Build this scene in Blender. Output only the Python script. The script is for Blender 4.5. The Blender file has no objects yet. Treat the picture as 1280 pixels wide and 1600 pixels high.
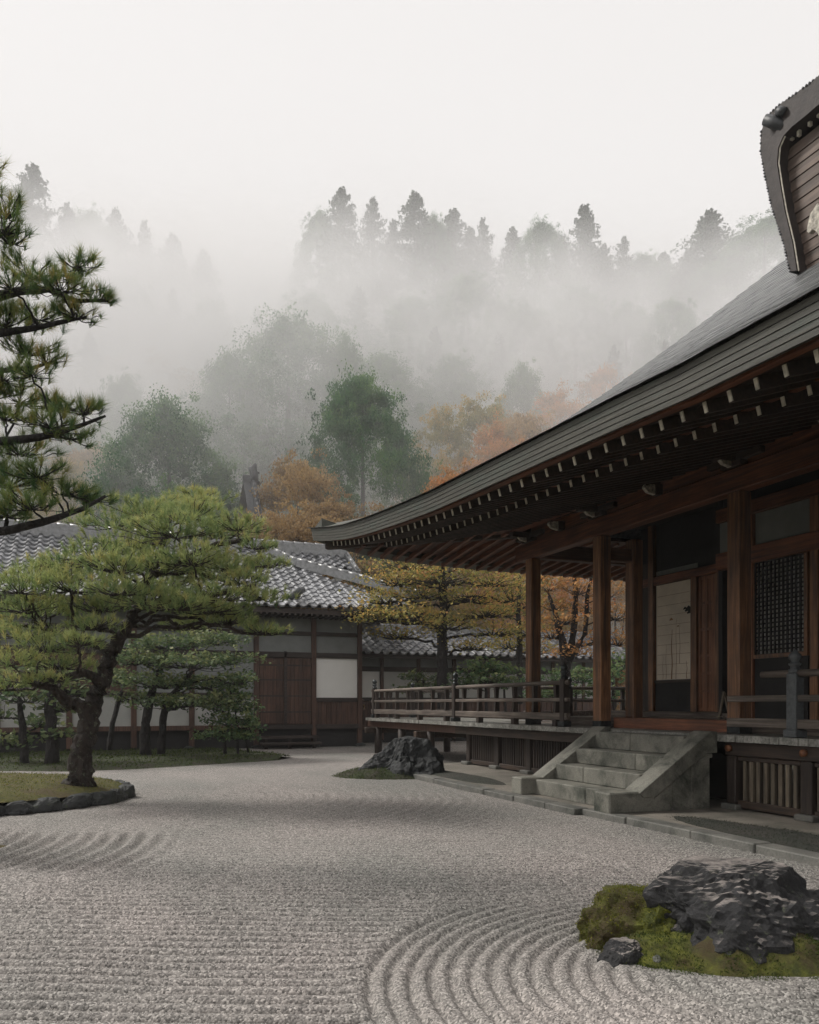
import bpy, bmesh, math, random
import numpy as np
from mathutils import Vector, Matrix, Euler, noise as mnoise

random.seed(7)
RNG = np.random.default_rng(11)
SC = bpy.context.scene
COL = SC.collection
R = math.radians

# ------------------------------------------------------------------ camera
EYE = 1.5
FPX, CX, HY = 1250.0, 640.0, 1100.0
YAW = R(22.2)
CA, SA = math.cos(YAW), math.sin(YAW)
cam_d = bpy.data.cameras.new('camera')
cam = bpy.data.objects.new('camera', cam_d)
COL.objects.link(cam)
cam.location = (0, 0, EYE)
cam.rotation_euler = (R(90), 0, -YAW)
cam_d.sensor_fit = 'HORIZONTAL'
cam_d.sensor_width = 36.0
cam_d.lens = 36.0 * FPX / 1280.0
cam_d.shift_y = (HY - 800.0) / 1280.0
cam_d.clip_start = 0.05
cam_d.clip_end = 2000
SC.camera = cam

# ------------------------------------------------------------------ sky and sun (overcast)
SUN_DIR = Vector((-0.55, 0.48, 0.80)).normalized()      # towards the sun
SUN_EL = math.asin(SUN_DIR.z)
world = bpy.data.worlds.new('World')
SC.world = world
world.use_nodes = True
wn = world.node_tree.nodes; wl_ = world.node_tree.links
wn.clear()
sky = wn.new('ShaderNodeTexSky')
sky.sky_type = 'NISHITA'
sky.sun_disc = False
sky.sun_elevation = SUN_EL
sky.sun_rotation = math.atan2(SUN_DIR.x, SUN_DIR.y)
sky.air_density = 1.0; sky.dust_density = 6.0; sky.ozone_density = 1.0
hsv = wn.new('ShaderNodeHueSaturation'); hsv.inputs['Saturation'].default_value = 0.08
mixw = wn.new('ShaderNodeMix'); mixw.data_type = 'RGBA'
mixw.inputs[0].default_value = 0.96
mixw.inputs[7].default_value = (4.75, 4.62, 4.56, 1)       # the cloud layer
bg = wn.new('ShaderNodeBackground'); bg.inputs['Strength'].default_value = 0.1
wo = wn.new('ShaderNodeOutputWorld')
wl_.new(sky.outputs[0], hsv.inputs['Color'])
wl_.new(hsv.outputs[0], mixw.inputs[6])
wl_.new(mixw.outputs[2], bg.inputs['Color'])
wl_.new(bg.outputs[0], wo.inputs['Surface'])

sun_d = bpy.data.lights.new('sun', 'SUN')
sun_d.energy = 1.5
sun_d.angle = R(15)
sun_d.color = (1.0, 0.96, 0.9)
sun = bpy.data.objects.new('sun', sun_d)
COL.objects.link(sun)
sun.rotation_euler = (-SUN_DIR).to_track_quat('-Z', 'Y').to_euler()
sun.location = (0, 0, 90)

SC.view_settings.view_transform = 'Standard'
SC.view_settings.look = 'None'
SC.view_settings.exposure = 0.95
SC.view_settings.gamma = 1.0
SC.view_settings.use_curve_mapping = False
try:
    SC.cycles.use_denoising = True
    SC.cycles.denoiser = 'OPENIMAGEDENOISE'
    SC.cycles.max_bounces = 8
    SC.cycles.diffuse_bounces = 3
    SC.cycles.glossy_bounces = 2
    SC.cycles.transmission_bounces = 2
    SC.cycles.transparent_max_bounces = 8
    SC.cycles.volume_bounces = 3
    SC.cycles.volume_max_steps = 64
    SC.cycles.use_adaptive_sampling = True
    SC.cycles.adaptive_threshold = 0.02
    SC.cycles.caustics_reflective = False
    SC.cycles.caustics_refractive = False
except Exception as e:
    print(e)

# ------------------------------------------------------------------ photograph measurements -> places
def ray(px):
    xc = (px - CX) / FPX
    return xc * CA + SA, CA - xc * SA              # X and Y gained per metre of depth
def at_depth(px, y, d):
    kx, ky = ray(px)
    return Vector((d * kx, d * ky, EYE + d * (HY - y) / FPX))
def on_X(px, y, X):
    kx, ky = ray(px); d = X / kx
    return Vector((X, d * ky, EYE + d * (HY - y) / FPX))
def on_Y(px, y, Y):
    kx, ky = ray(px); d = Y / ky
    return Vector((d * kx, Y, EYE + d * (HY - y) / FPX))
def sw(s, w, z=0.0):                                # right / forward of the standpoint
    return Vector((s * CA + w * SA, -s * SA + w * CA, z))

# ------------------------------------------------------------------ materials
def new_mat(name):
    m = bpy.data.materials.new(name); m.use_nodes = True
    nt = m.node_tree; nt.nodes.clear()
    out = nt.nodes.new('ShaderNodeOutputMaterial')
    b = nt.nodes.new('ShaderNodeBsdfPrincipled')
    nt.links.new(b.outputs[0], out.inputs['Surface'])
    return m, nt, b
def nd(nt, t, **kw):
    n = nt.nodes.new(t)
    for k, v in kw.items(): setattr(n, k, v)
    return n
def ramp(nt, fac, stops):
    r = nd(nt, 'ShaderNodeValToRGB')
    e = r.color_ramp.elements
    while len(e) < len(stops): e.new(0.5)
    for el, (p, c) in zip(e, stops):
        el.position = p; el.color = (c[0], c[1], c[2], 1)
    nt.links.new(fac, r.inputs[0])
    return r.outputs[0]
def noise_tex(nt, vec, scale, detail=4, rough=0.55, dist=0.0):
    n = nd(nt, 'ShaderNodeTexNoise')
    n.inputs['Scale'].default_value = scale
    n.inputs['Detail'].default_value = detail
    n.inputs['Roughness'].default_value = rough
    n.inputs['Distortion'].default_value = dist
    nt.links.new(vec, n.inputs['Vector'])
    return n.outputs['Fac']
def pos(nt, scale=(1, 1, 1)):
    g = nd(nt, 'ShaderNodeNewGeometry')
    mp = nd(nt, 'ShaderNodeMapping'); mp.inputs['Scale'].default_value = scale
    nt.links.new(g.outputs['Position'], mp.inputs['Vector'])
    return mp.outputs[0]
def mix(nt, fac, a, b, mode='MIX'):
    m = nd(nt, 'ShaderNodeMix', data_type='RGBA', blend_type=mode)
    for sock, v in ((m.inputs[0], fac), (m.inputs[6], a), (m.inputs[7], b)):
        if isinstance(v, (int, float)): sock.default_value = v
        elif isinstance(v, tuple): sock.default_value = (v[0], v[1], v[2], 1)
        else: nt.links.new(v, sock)
    return m.outputs[2]
def bump(nt, b, h, strength=0.4, dist=0.02):
    bn = nd(nt, 'ShaderNodeBump')
    bn.inputs['Strength'].default_value = strength
    bn.inputs['Distance'].default_value = dist
    nt.links.new(h, bn.inputs['Height'])
    nt.links.new(bn.outputs[0], b.inputs['Normal'])
def objrand(nt):
    return nd(nt, 'ShaderNodeObjectInfo').outputs['Random']

def wood(name, dark, mid, light, axis, rough=0.62, grain=1.0, bmp=0.35, weather=None):
    m, nt, b = new_mat(name)
    sc = [26.0, 26.0, 26.0]; sc[axis] = 1.3
    p = pos(nt, tuple(sc))
    f = noise_tex(nt, p, grain, 6, 0.65, 0.3)
    c = ramp(nt, f, [(0.28, dark), (0.5, mid), (0.74, light)])
    big = noise_tex(nt, pos(nt), 1.7, 4, 0.6)
    mul = nd(nt, 'ShaderNodeMix', data_type='RGBA', blend_type='MULTIPLY'); mul.inputs[0].default_value = 0.75
    nt.links.new(c, mul.inputs[6]); nt.links.new(ramp(nt, big, [(0.3, (0.5,)*3), (0.7, (1.15,)*3)]), mul.inputs[7])
    c = mul.outputs[2]
    r = nd(nt, 'ShaderNodeMix', data_type='RGBA', blend_type='MULTIPLY'); r.inputs[0].default_value = 0.6
    nt.links.new(c, r.inputs[6]); nt.links.new(ramp(nt, objrand(nt), [(0, (0.6,)*3), (1, (1.25,)*3)]), r.inputs[7])
    c = r.outputs[2]
    if weather:
        col, lo, hi = weather
        w = noise_tex(nt, pos(nt, tuple(s / 5 for s in sc)), 1.2, 5, 0.7)
        c = mix(nt, ramp(nt, w, [(lo, (0,)*3), (hi, (1,)*3)]), c, col)
    nt.links.new(c, b.inputs['Base Color'])
    b.inputs['Roughness'].default_value = rough
    bump(nt, b, f, bmp, 0.01)
    return m

WOOD_Z = wood('brown_wood_upright', (0.053, 0.0255, 0.0134), (0.2141, 0.0956, 0.0404), (0.4281, 0.2017, 0.0864), 2, 0.5, weather=((0.035, 0.03, 0.027), 0.48, 0.72))
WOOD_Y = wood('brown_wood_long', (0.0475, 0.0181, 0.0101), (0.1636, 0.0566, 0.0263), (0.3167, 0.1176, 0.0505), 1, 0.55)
WOOD_X = wood('brown_wood_cross', (0.0333, 0.0167, 0.0119), (0.1071, 0.0476, 0.0286), (0.2023, 0.0952, 0.0524), 0, 0.6)
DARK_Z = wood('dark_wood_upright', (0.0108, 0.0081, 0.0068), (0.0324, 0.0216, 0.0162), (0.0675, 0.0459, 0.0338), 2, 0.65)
DARK_Y = wood('dark_wood_long', (0.013, 0.0091, 0.0071), (0.0421, 0.0258, 0.017), (0.0892, 0.0544, 0.0369), 1, 0.65)
GREY_Y = wood('weathered_wood_long', (0.05, 0.04, 0.035), (0.14, 0.11, 0.09), (0.27, 0.23, 0.19), 1, 0.7, weather=((0.03, 0.03, 0.025), 0.52, 0.75))
GREY_X = wood('weathered_wood_cross', (0.10, 0.095, 0.085), (0.25, 0.245, 0.22), (0.42, 0.41, 0.37), 0, 0.6, weather=((0.05, 0.06, 0.05), 0.55, 0.8))
GREY_Z = wood('weathered_wood_upright', (0.02, 0.02, 0.02), (0.06, 0.055, 0.05), (0.13, 0.12, 0.105), 2, 0.65)
SLAT_Z = wood('pale_slat_wood', (0.05, 0.04, 0.03), (0.15, 0.12, 0.085), (0.28, 0.23, 0.16), 2, 0.7, weather=((0.02, 0.02, 0.018), 0.5, 0.75))
DOOR_Z = wood('reddish_door_wood', (0.0781, 0.0281, 0.0125), (0.2344, 0.0906, 0.0375), (0.4062, 0.1719, 0.0781), 2, 0.5)
WING_Z = wood('wing_wood', (0.03, 0.014, 0.010), (0.085, 0.042, 0.028), (0.14, 0.075, 0.05), 2, 0.6)
WING_X = wood('wing_beam_wood', (0.012, 0.009, 0.008), (0.035, 0.024, 0.02), (0.06, 0.042, 0.034), 0, 0.6)

def plain(name, c, rough=0.6, var=0.25, scale=3.0, bmp=0.1, bscale=40, c2=None):
    m, nt, b = new_mat(name)
    p = pos(nt)
    f = noise_tex(nt, p, scale, 5, 0.6)
    a = tuple(x * (1 - var) for x in c); z = c2 or tuple(min(1, x * (1 + var)) for x in c)
    nt.links.new(ramp(nt, f, [(0.32, a), (0.68, z)]), b.inputs['Base Color'])
    b.inputs['Roughness'].default_value = rough
    bump(nt, b, noise_tex(nt, p, bscale, 4), bmp, 0.01)
    return m
PLASTER = plain('grey_plaster', (0.36, 0.36, 0.34), 0.85, 0.1, 1.5, 0.05)
PLASTER_OLD = plain('old_plaster', (0.20, 0.21, 0.205), 0.85, 0.15, 1.5, 0.05)
PAPER = plain('white_paper', (0.74, 0.73, 0.70), 0.9, 0.05, 1.2, 0.02)
WHITE_TIP = plain('white_paint_worn', (0.66, 0.62, 0.52), 0.7, 0.35, 14, 0.1)
GABLE_EDGE = plain('gable_edge_bark', (0.034, 0.026, 0.0235), 0.7, 0.35, 5, 0.5, 22)
NOSE = plain('worn_carved_wood', (0.40, 0.37, 0.31), 0.7, 0.6, 18, 0.2)
METAL = plain('dark_bronze', (0.035, 0.04, 0.042), 0.38, 0.4, 12, 0.1)
METAL.node_tree.nodes['Principled BSDF'].inputs['Metallic'].default_value = 0.6
GREYMETAL = plain('grey_verdigris_metal', (0.075, 0.083, 0.088), 0.45, 0.3, 20, 0.1)
BLACK = plain('black_wood_and_shade', (0.010, 0.009, 0.009), 0.75, 0.3, 5, 0.1)  # near-black wood, also stands in for shade in openings and under floors
INK = plain('ink', (0.02, 0.02, 0.02), 0.9, 0.2, 5, 0.0)
SEPIA = plain('sepia_ink', (0.30, 0.17, 0.09), 0.9, 0.35, 6, 0.0)

def mat_stone(name, a, c, stain, scale=3.0, moss=None, lo=0.5, hi=0.72):
    m, nt, b = new_mat(name)
    p = pos(nt)
    f = noise_tex(nt, p, scale, 8, 0.62)
    col = ramp(nt, f, [(0.3, a), (0.7, c)])
    s = noise_tex(nt, p, scale * 0.7, 6, 0.7, 0.4)
    col = mix(nt, ramp(nt, s, [(lo, (0,)*3), (hi, (1,)*3)]), col, stain)
    if moss:
        s2 = noise_tex(nt, pos(nt), scale * 1.6 + 0.3, 6, 0.7)
        col = mix(nt, ramp(nt, s2, [(0.58, (0,)*3), (0.7, (1,)*3)]), col, moss)
    fine = noise_tex(nt, p, 60, 3)
    r = nd(nt, 'ShaderNodeMix', data_type='RGBA', blend_type='MULTIPLY'); r.inputs[0].default_value = 0.7
    nt.links.new(col, r.inputs[6]); nt.links.new(ramp(nt, fine, [(0.3, (0.65,)*3), (0.7, (1.2,)*3)]), r.inputs[7])
    nt.links.new(r.outputs[2], b.inputs['Base Color'])
    b.inputs['Roughness'].default_value = 0.7
    h = nd(nt, 'ShaderNodeMath', operation='ADD')
    nt.links.new(f, h.inputs[0]); nt.links.new(fine, h.inputs[1])
    bump(nt, b, h.outputs[0], 0.45, 0.02)
    return m
STONE = mat_stone('stair_stone', (0.12, 0.117, 0.098), (0.25, 0.242, 0.205), (0.032, 0.038, 0.028), 2.6, None, 0.45, 0.66)
KERB = mat_stone('kerb_stone', (0.09, 0.09, 0.082), (0.185, 0.18, 0.16), (0.035, 0.04, 0.032), 3.0)
PAVE = mat_stone('pavement_earth', (0.15, 0.135, 0.112), (0.26, 0.235, 0.2), (0.07, 0.072, 0.056), 1.4)
EDGE = mat_stone('edging_stone_dark', (0.012, 0.013, 0.014), (0.045, 0.048, 0.048), (0.02, 0.025, 0.02), 5.0, (0.05, 0.065, 0.02))

def mat_rock(name, dark, pale, lich):
    m, nt, b = new_mat(name)
    p = pos(nt)
    f = noise_tex(nt, p, 7, 10, 0.7, 0.5)
    col = ramp(nt, f, [(0.3, dark), (0.52, tuple(x * 2.6 for x in dark)), (0.75, tuple(x * 5 for x in dark))])
    v = nd(nt, 'ShaderNodeTexVoronoi'); v.inputs['Scale'].default_value = 14
    nt.links.new(p, v.inputs['Vector'])
    l = noise_tex(nt, p, 19, 6, 0.75)
    col = mix(nt, ramp(nt, l, [(0.60, (0,)*3), (0.68, (0.75,)*3)]), col, lich)
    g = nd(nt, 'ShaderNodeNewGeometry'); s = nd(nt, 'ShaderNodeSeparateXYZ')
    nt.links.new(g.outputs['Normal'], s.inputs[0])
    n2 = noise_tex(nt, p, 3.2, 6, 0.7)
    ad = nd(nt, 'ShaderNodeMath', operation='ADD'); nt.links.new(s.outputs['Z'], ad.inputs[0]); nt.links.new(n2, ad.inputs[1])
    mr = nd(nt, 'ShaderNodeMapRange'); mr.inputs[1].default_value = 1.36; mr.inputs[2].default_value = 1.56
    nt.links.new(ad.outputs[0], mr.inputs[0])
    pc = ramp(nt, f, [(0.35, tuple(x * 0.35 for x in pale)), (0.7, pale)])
    col = mix(nt, mr.outputs[0], col, pc)  # up-facing faces take the pale colour: top light painted into the rock
    nt.links.new(col, b.inputs['Base Color'])
    b.inputs['Roughness'].default_value = 0.62
    h = nd(nt, 'ShaderNodeMath', operation='ADD'); nt.links.new(f, h.inputs[0]); nt.links.new(l, h.inputs[1])
    bump(nt, b, h.outputs[0], 0.8, 0.03)
    return m
ROCK = mat_rock('garden_rock', (0.0055, 0.0055, 0.006), (0.40, 0.355, 0.325), (0.12, 0.135, 0.085))
ROCK2 = mat_rock('far_rock', (0.005, 0.006, 0.0065), (0.06, 0.065, 0.065), (0.05, 0.065, 0.045))

def mat_moss(name, a, c, brown):
    m, nt, b = new_mat(name)
    p = pos(nt)
    f = noise_tex(nt, p, 9, 8, 0.75)
    col = ramp(nt, f, [(0.33, a), (0.62, c)])
    g = noise_tex(nt, p, 2.3, 5, 0.7)
    col = mix(nt, ramp(nt, g, [(0.46, (0,)*3), (0.6, (1,)*3)]), col, brown)
    nt.links.new(col, b.inputs['Base Color'])
    b.inputs['Roughness'].default_value = 0.9
    bump(nt, b, noise_tex(nt, p, 45, 6, 0.8), 1.0, 0.03)
    return m
MOSS = mat_moss('moss', (0.030, 0.042, 0.006), (0.17, 0.18, 0.02), (0.07, 0.05, 0.018))
MOSS_DARK = mat_moss('moss_dark', (0.018, 0.026, 0.010), (0.055, 0.072, 0.022), (0.05, 0.045, 0.03))
STRIP = mat_moss('strip_moss', (0.016, 0.018, 0.014), (0.05, 0.054, 0.04), (0.05, 0.047, 0.038))
MOSS_LAWN = mat_moss('moss_lawn', (0.055, 0.062, 0.014), (0.14, 0.13, 0.03), (0.10, 0.075, 0.03))

def mat_gravel():
    m, nt, b = new_mat('gravel')
    p = pos(nt)
    v = nd(nt, 'ShaderNodeTexVoronoi'); v.inputs['Scale'].default_value = 85
    nt.links.new(p, v.inputs['Vector'])
    sep = nd(nt, 'ShaderNodeSeparateColor'); nt.links.new(v.outputs['Color'], sep.inputs[0])
    col = ramp(nt, sep.outputs[0], [(0.0, (0.078, 0.073, 0.068)), (0.35, (0.19, 0.178, 0.167)), (0.75, (0.295, 0.276, 0.258)), (1.0, (0.46, 0.432, 0.405))])
    big = noise_tex(nt, pos(nt, (1, 0.55, 1)), 0.45, 5, 0.6)
    mul = nd(nt, 'ShaderNodeMix', data_type='RGBA', blend_type='MULTIPLY'); mul.inputs[0].default_value = 1
    nt.links.new(col, mul.inputs[6])
    nt.links.new(ramp(nt, big, [(0.34, (0.80, 0.83, 0.81)), (0.6, (1.08, 1.045, 1.035))]), mul.inputs[7])
    mid = noise_tex(nt, p, 42, 4, 0.7)
    m2 = nd(nt, 'ShaderNodeMix', data_type='RGBA', blend_type='MULTIPLY'); m2.inputs[0].default_value = 0.38
    nt.links.new(mul.outputs[2], m2.inputs[6]); nt.links.new(ramp(nt, mid, [(0.32, (0.55,)*3), (0.66, (1.22,)*3)]), m2.inputs[7])
    nt.links.new(m2.outputs[2], b.inputs['Base Color'])
    b.inputs['Roughness'].default_value = 0.8
    inv = nd(nt, 'ShaderNodeMath', operation='MULTIPLY_ADD'); inv.inputs[1].default_value = -1.0
    nt.links.new(v.outputs['Distance'], inv.inputs[0]); nt.links.new(mid, inv.inputs[2])
    bump(nt, b, inv.outputs[0], 0.7, 0.006)
    return m
GRAVEL = mat_gravel()
def mat_pebble():
    m, nt, b = new_mat('pebble')
    col = ramp(nt, objrand(nt), [(0.0, (0.11, 0.103, 0.096)), (0.3, (0.25, 0.234, 0.219)), (0.7, (0.36, 0.337, 0.315)), (1.0, (0.56, 0.525, 0.495))])
    nt.links.new(col, b.inputs['Base Color']); b.inputs['Roughness'].default_value = 0.75
    return m
PEBBLE = mat_pebble()
GROUND = plain('forest_floor', (0.05, 0.05, 0.03), 0.95, 0.4, 0.7, 0.6, 6)

def mat_roofbark():
    m, nt, b = new_mat('roof_bark')
    p = pos(nt, (9, 1.4, 9))
    f = noise_tex(nt, p, 1.6, 6, 0.7)
    nt.links.new(ramp(nt, f, [(0.3, (0.075, 0.08, 0.082)), (0.55, (0.17, 0.174, 0.174)), (0.75, (0.29, 0.292, 0.29))]), b.inputs['Base Color'])
    nt.links.new(ramp(nt, f, [(0.3, (0.2,)*3), (0.7, (0.42,)*3)]), b.inputs['Roughness'])
    b.inputs['IOR'].default_value = 1.7
    bump(nt, b, noise_tex(nt, pos(nt, (25, 3, 25)), 2.2, 4, 0.7), 0.35, 0.02)
    return m
ROOFBARK = mat_roofbark()
def mat_eaveedge():
    m, nt, b = new_mat('eave_layers')
    f = noise_tex(nt, pos(nt, (3, 0.9, 60)), 1.5, 6, 0.7)
    col = ramp(nt, f, [(0.3, (0.026, 0.026, 0.021)), (0.55, (0.066, 0.064, 0.05)), (0.75, (0.12, 0.115, 0.09))])
    s = noise_tex(nt, pos(nt, (1, 0.5, 4)), 2.0, 5, 0.7)
    col = mix(nt, ramp(nt, s, [(0.5, (0,)*3), (0.75, (0.8,)*3)]), col, (0.05, 0.075, 0.06))
    nt.links.new(col, b.inputs['Base Color']); b.inputs['Roughness'].default_value = 0.6
    bump(nt, b, f, 0.5, 0.012)
    return m
EAVEEDGE = mat_eaveedge()
def mat_tile():
    m, nt, b = new_mat('wet_roof_tile')
    p = pos(nt)
    f = noise_tex(nt, p, 4.0, 5, 0.7)
    col = ramp(nt, f, [(0.3, (0.13, 0.135, 0.145)), (0.7, (0.33, 0.335, 0.35))])
    r = nd(nt, 'ShaderNodeMix', data_type='RGBA', blend_type='MULTIPLY'); r.inputs[0].default_value = 0.8
    nt.links.new(col, r.inputs[6]); nt.links.new(ramp(nt, objrand(nt), [(0, (0.6,)*3), (1, (1.35,)*3)]), r.inputs[7])
    nt.links.new(r.outputs[2], b.inputs['Base Color'])
    nt.links.new(ramp(nt, f, [(0.3, (0.2,)*3), (0.7, (0.5,)*3)]), b.inputs['Roughness'])
    b.inputs['IOR'].default_value = 1.8
    return m
TILE = mat_tile()
RIDGE_TILE = plain('ridge_tile', (0.18, 0.185, 0.19), 0.32, 0.4, 6, 0.2)
RIDGE_TILE.node_tree.nodes['Principled BSDF'].inputs['IOR'].default_value = 1.8
TILE_DARK = plain('verge_tile_dark', (0.045, 0.048, 0.052), 0.5, 0.35, 8, 0.2)
GABLE_WOOD = wood('gable_boards', (0.072, 0.0504, 0.0394), (0.152, 0.108, 0.085), (0.232, 0.1692, 0.1326), 1, 0.65)

def mat_bark(name, a, c, lich, amount=0.62):
    m, nt, b = new_mat(name)
    p = pos(nt, (1, 1, 0.45))
    v = nd(nt, 'ShaderNodeTexVoronoi'); v.inputs['Scale'].default_value = 16
    nt.links.new(p, v.inputs['Vector'])
    f = noise_tex(nt, p, 12, 8, 0.7)
    col = ramp(nt, f, [(0.3, a), (0.7, c)])
    l = noise_tex(nt, pos(nt), 13, 6, 0.75)
    col = mix(nt, ramp(nt, l, [(amount, (0,)*3), (amount + 0.07, (0.8,)*3)]), col, lich)
    nt.links.new(col, b.inputs['Base Color']); b.inputs['Roughness'].default_value = 0.85
    h = nd(nt, 'ShaderNodeMath', operation='ADD'); nt.links.new(v.outputs['Distance'], h.inputs[0]); nt.links.new(f, h.inputs[1])
    bump(nt, b, h.outputs[0], 1.0, 0.05)
    return m
BARK = mat_bark('pine_bark', (0.010, 0.008, 0.007), (0.055, 0.04, 0.032), (0.15, 0.17, 0.12), 0.57)
BARK_DARK = mat_bark('dark_bark', (0.010, 0.009, 0.010), (0.035, 0.03, 0.028), (0.07, 0.08, 0.06), 0.66)

def mat_leaf(name, stops, rough=0.6, trans=0.4):
    m, nt, b = new_mat(name)
    a = nd(nt, 'ShaderNodeAttribute'); a.attribute_name = 'tint'
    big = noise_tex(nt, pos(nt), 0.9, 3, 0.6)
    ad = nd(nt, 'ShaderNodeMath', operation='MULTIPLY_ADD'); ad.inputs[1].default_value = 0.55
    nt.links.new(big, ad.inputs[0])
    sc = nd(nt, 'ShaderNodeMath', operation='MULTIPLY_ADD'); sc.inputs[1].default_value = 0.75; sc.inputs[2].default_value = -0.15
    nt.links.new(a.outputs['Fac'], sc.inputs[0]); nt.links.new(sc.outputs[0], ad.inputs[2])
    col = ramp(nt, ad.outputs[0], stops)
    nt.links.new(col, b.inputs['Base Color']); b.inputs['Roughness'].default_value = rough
    b.inputs['Specular IOR Level'].default_value = 0.3
    tr = nd(nt, 'ShaderNodeBsdfTranslucent'); nt.links.new(col, tr.inputs['Color'])
    ms = nd(nt, 'ShaderNodeMixShader'); ms.inputs[0].default_value = trans
    out = [n for n in nt.nodes if n.type == 'OUTPUT_MATERIAL'][0]
    nt.links.new(b.outputs[0], ms.inputs[1]); nt.links.new(tr.outputs[0], ms.inputs[2]); nt.links.new(ms.outputs[0], out.inputs['Surface'])
    return m
NEEDLE_NEAR = mat_leaf('pine_needles_near', [(0.15, (0.057, 0.126, 0.049)), (0.5, (0.161, 0.236, 0.070)), (0.78, (0.378, 0.321, 0.085)), (0.95, (0.549, 0.321, 0.093))])
NEEDLE_MID = mat_leaf('pine_needles_mid', [(0.12, (0.131, 0.206, 0.094)), (0.45, (0.296, 0.366, 0.143)), (0.75, (0.473, 0.480, 0.187)), (0.95, (0.571, 0.458, 0.198))])
LEAF_BANK = mat_leaf('bank_leaves', [(0.15, (0.056, 0.094, 0.050)), (0.5, (0.125, 0.173, 0.077)), (0.85, (0.250, 0.262, 0.113))])
LEAF_SHRUB = mat_leaf('shrub_leaves', [(0.15, (0.053, 0.113, 0.056)), (0.5, (0.131, 0.205, 0.090)), (0.85, (0.289, 0.318, 0.135))])
LEAF_OLIVE = mat_leaf('maple_olive', [(0.1, (0.124, 0.141, 0.055)), (0.45, (0.352, 0.324, 0.101)), (0.75, (0.620, 0.410, 0.127)), (0.95, (0.745, 0.366, 0.151))])
LEAF_ORANGE = mat_leaf('maple_orange', [(0.1, (0.230, 0.156, 0.065)), (0.45, (0.483, 0.264, 0.098)), (0.75, (0.667, 0.336, 0.130)), (0.95, (0.632, 0.228, 0.104))])
LEAF_RUST = mat_leaf('rust_leaves', [(0.1, (0.242, 0.174, 0.098)), (0.5, (0.440, 0.302, 0.155)), (0.9, (0.605, 0.437, 0.218))])
LEAF_GOLD = mat_leaf('gold_leaves', [(0.1, (0.150, 0.150, 0.053)), (0.5, (0.375, 0.315, 0.105)), (0.9, (0.600, 0.405, 0.135))])
LEAF_CONIFER = mat_leaf('conifer_leaves', [(0.15, (0.032, 0.085, 0.045)), (0.5, (0.08, 0.18, 0.08)), (0.9, (0.18, 0.29, 0.115))])
LEAF_CEDAR = mat_leaf('cedar_leaves', [(0.15, (0.022, 0.040, 0.025)), (0.5, (0.045, 0.076, 0.045)), (0.9, (0.090, 0.135, 0.072))])

# ------------------------------------------------------------------ object helpers
def wloc(o):
    v = Vector((0, 0, 0))
    while o is not None:
        v = v + o.location; o = o.parent
    return v
def tag(o, label=None, cat=None, group=None, kind=None):
    if label: o['label'] = label
    if cat: o['category'] = cat
    if group: o['group'] = group
    if kind: o['kind'] = kind
    return o
def thing(name, loc, label, cat, group=None):
    o = bpy.data.objects.new(name, None); COL.objects.link(o)
    o.location = loc; o.empty_display_size = 0.2
    return tag(o, label, cat, group)
def link_mesh(name, me, parent=None, loc=(0, 0, 0), rot=(0, 0, 0), scale=(1, 1, 1)):
    o = bpy.data.objects.new(name, me); COL.objects.link(o)
    if parent is not None: o.parent = parent
    o.location = loc; o.rotation_euler = rot; o.scale = scale
    return o

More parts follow.
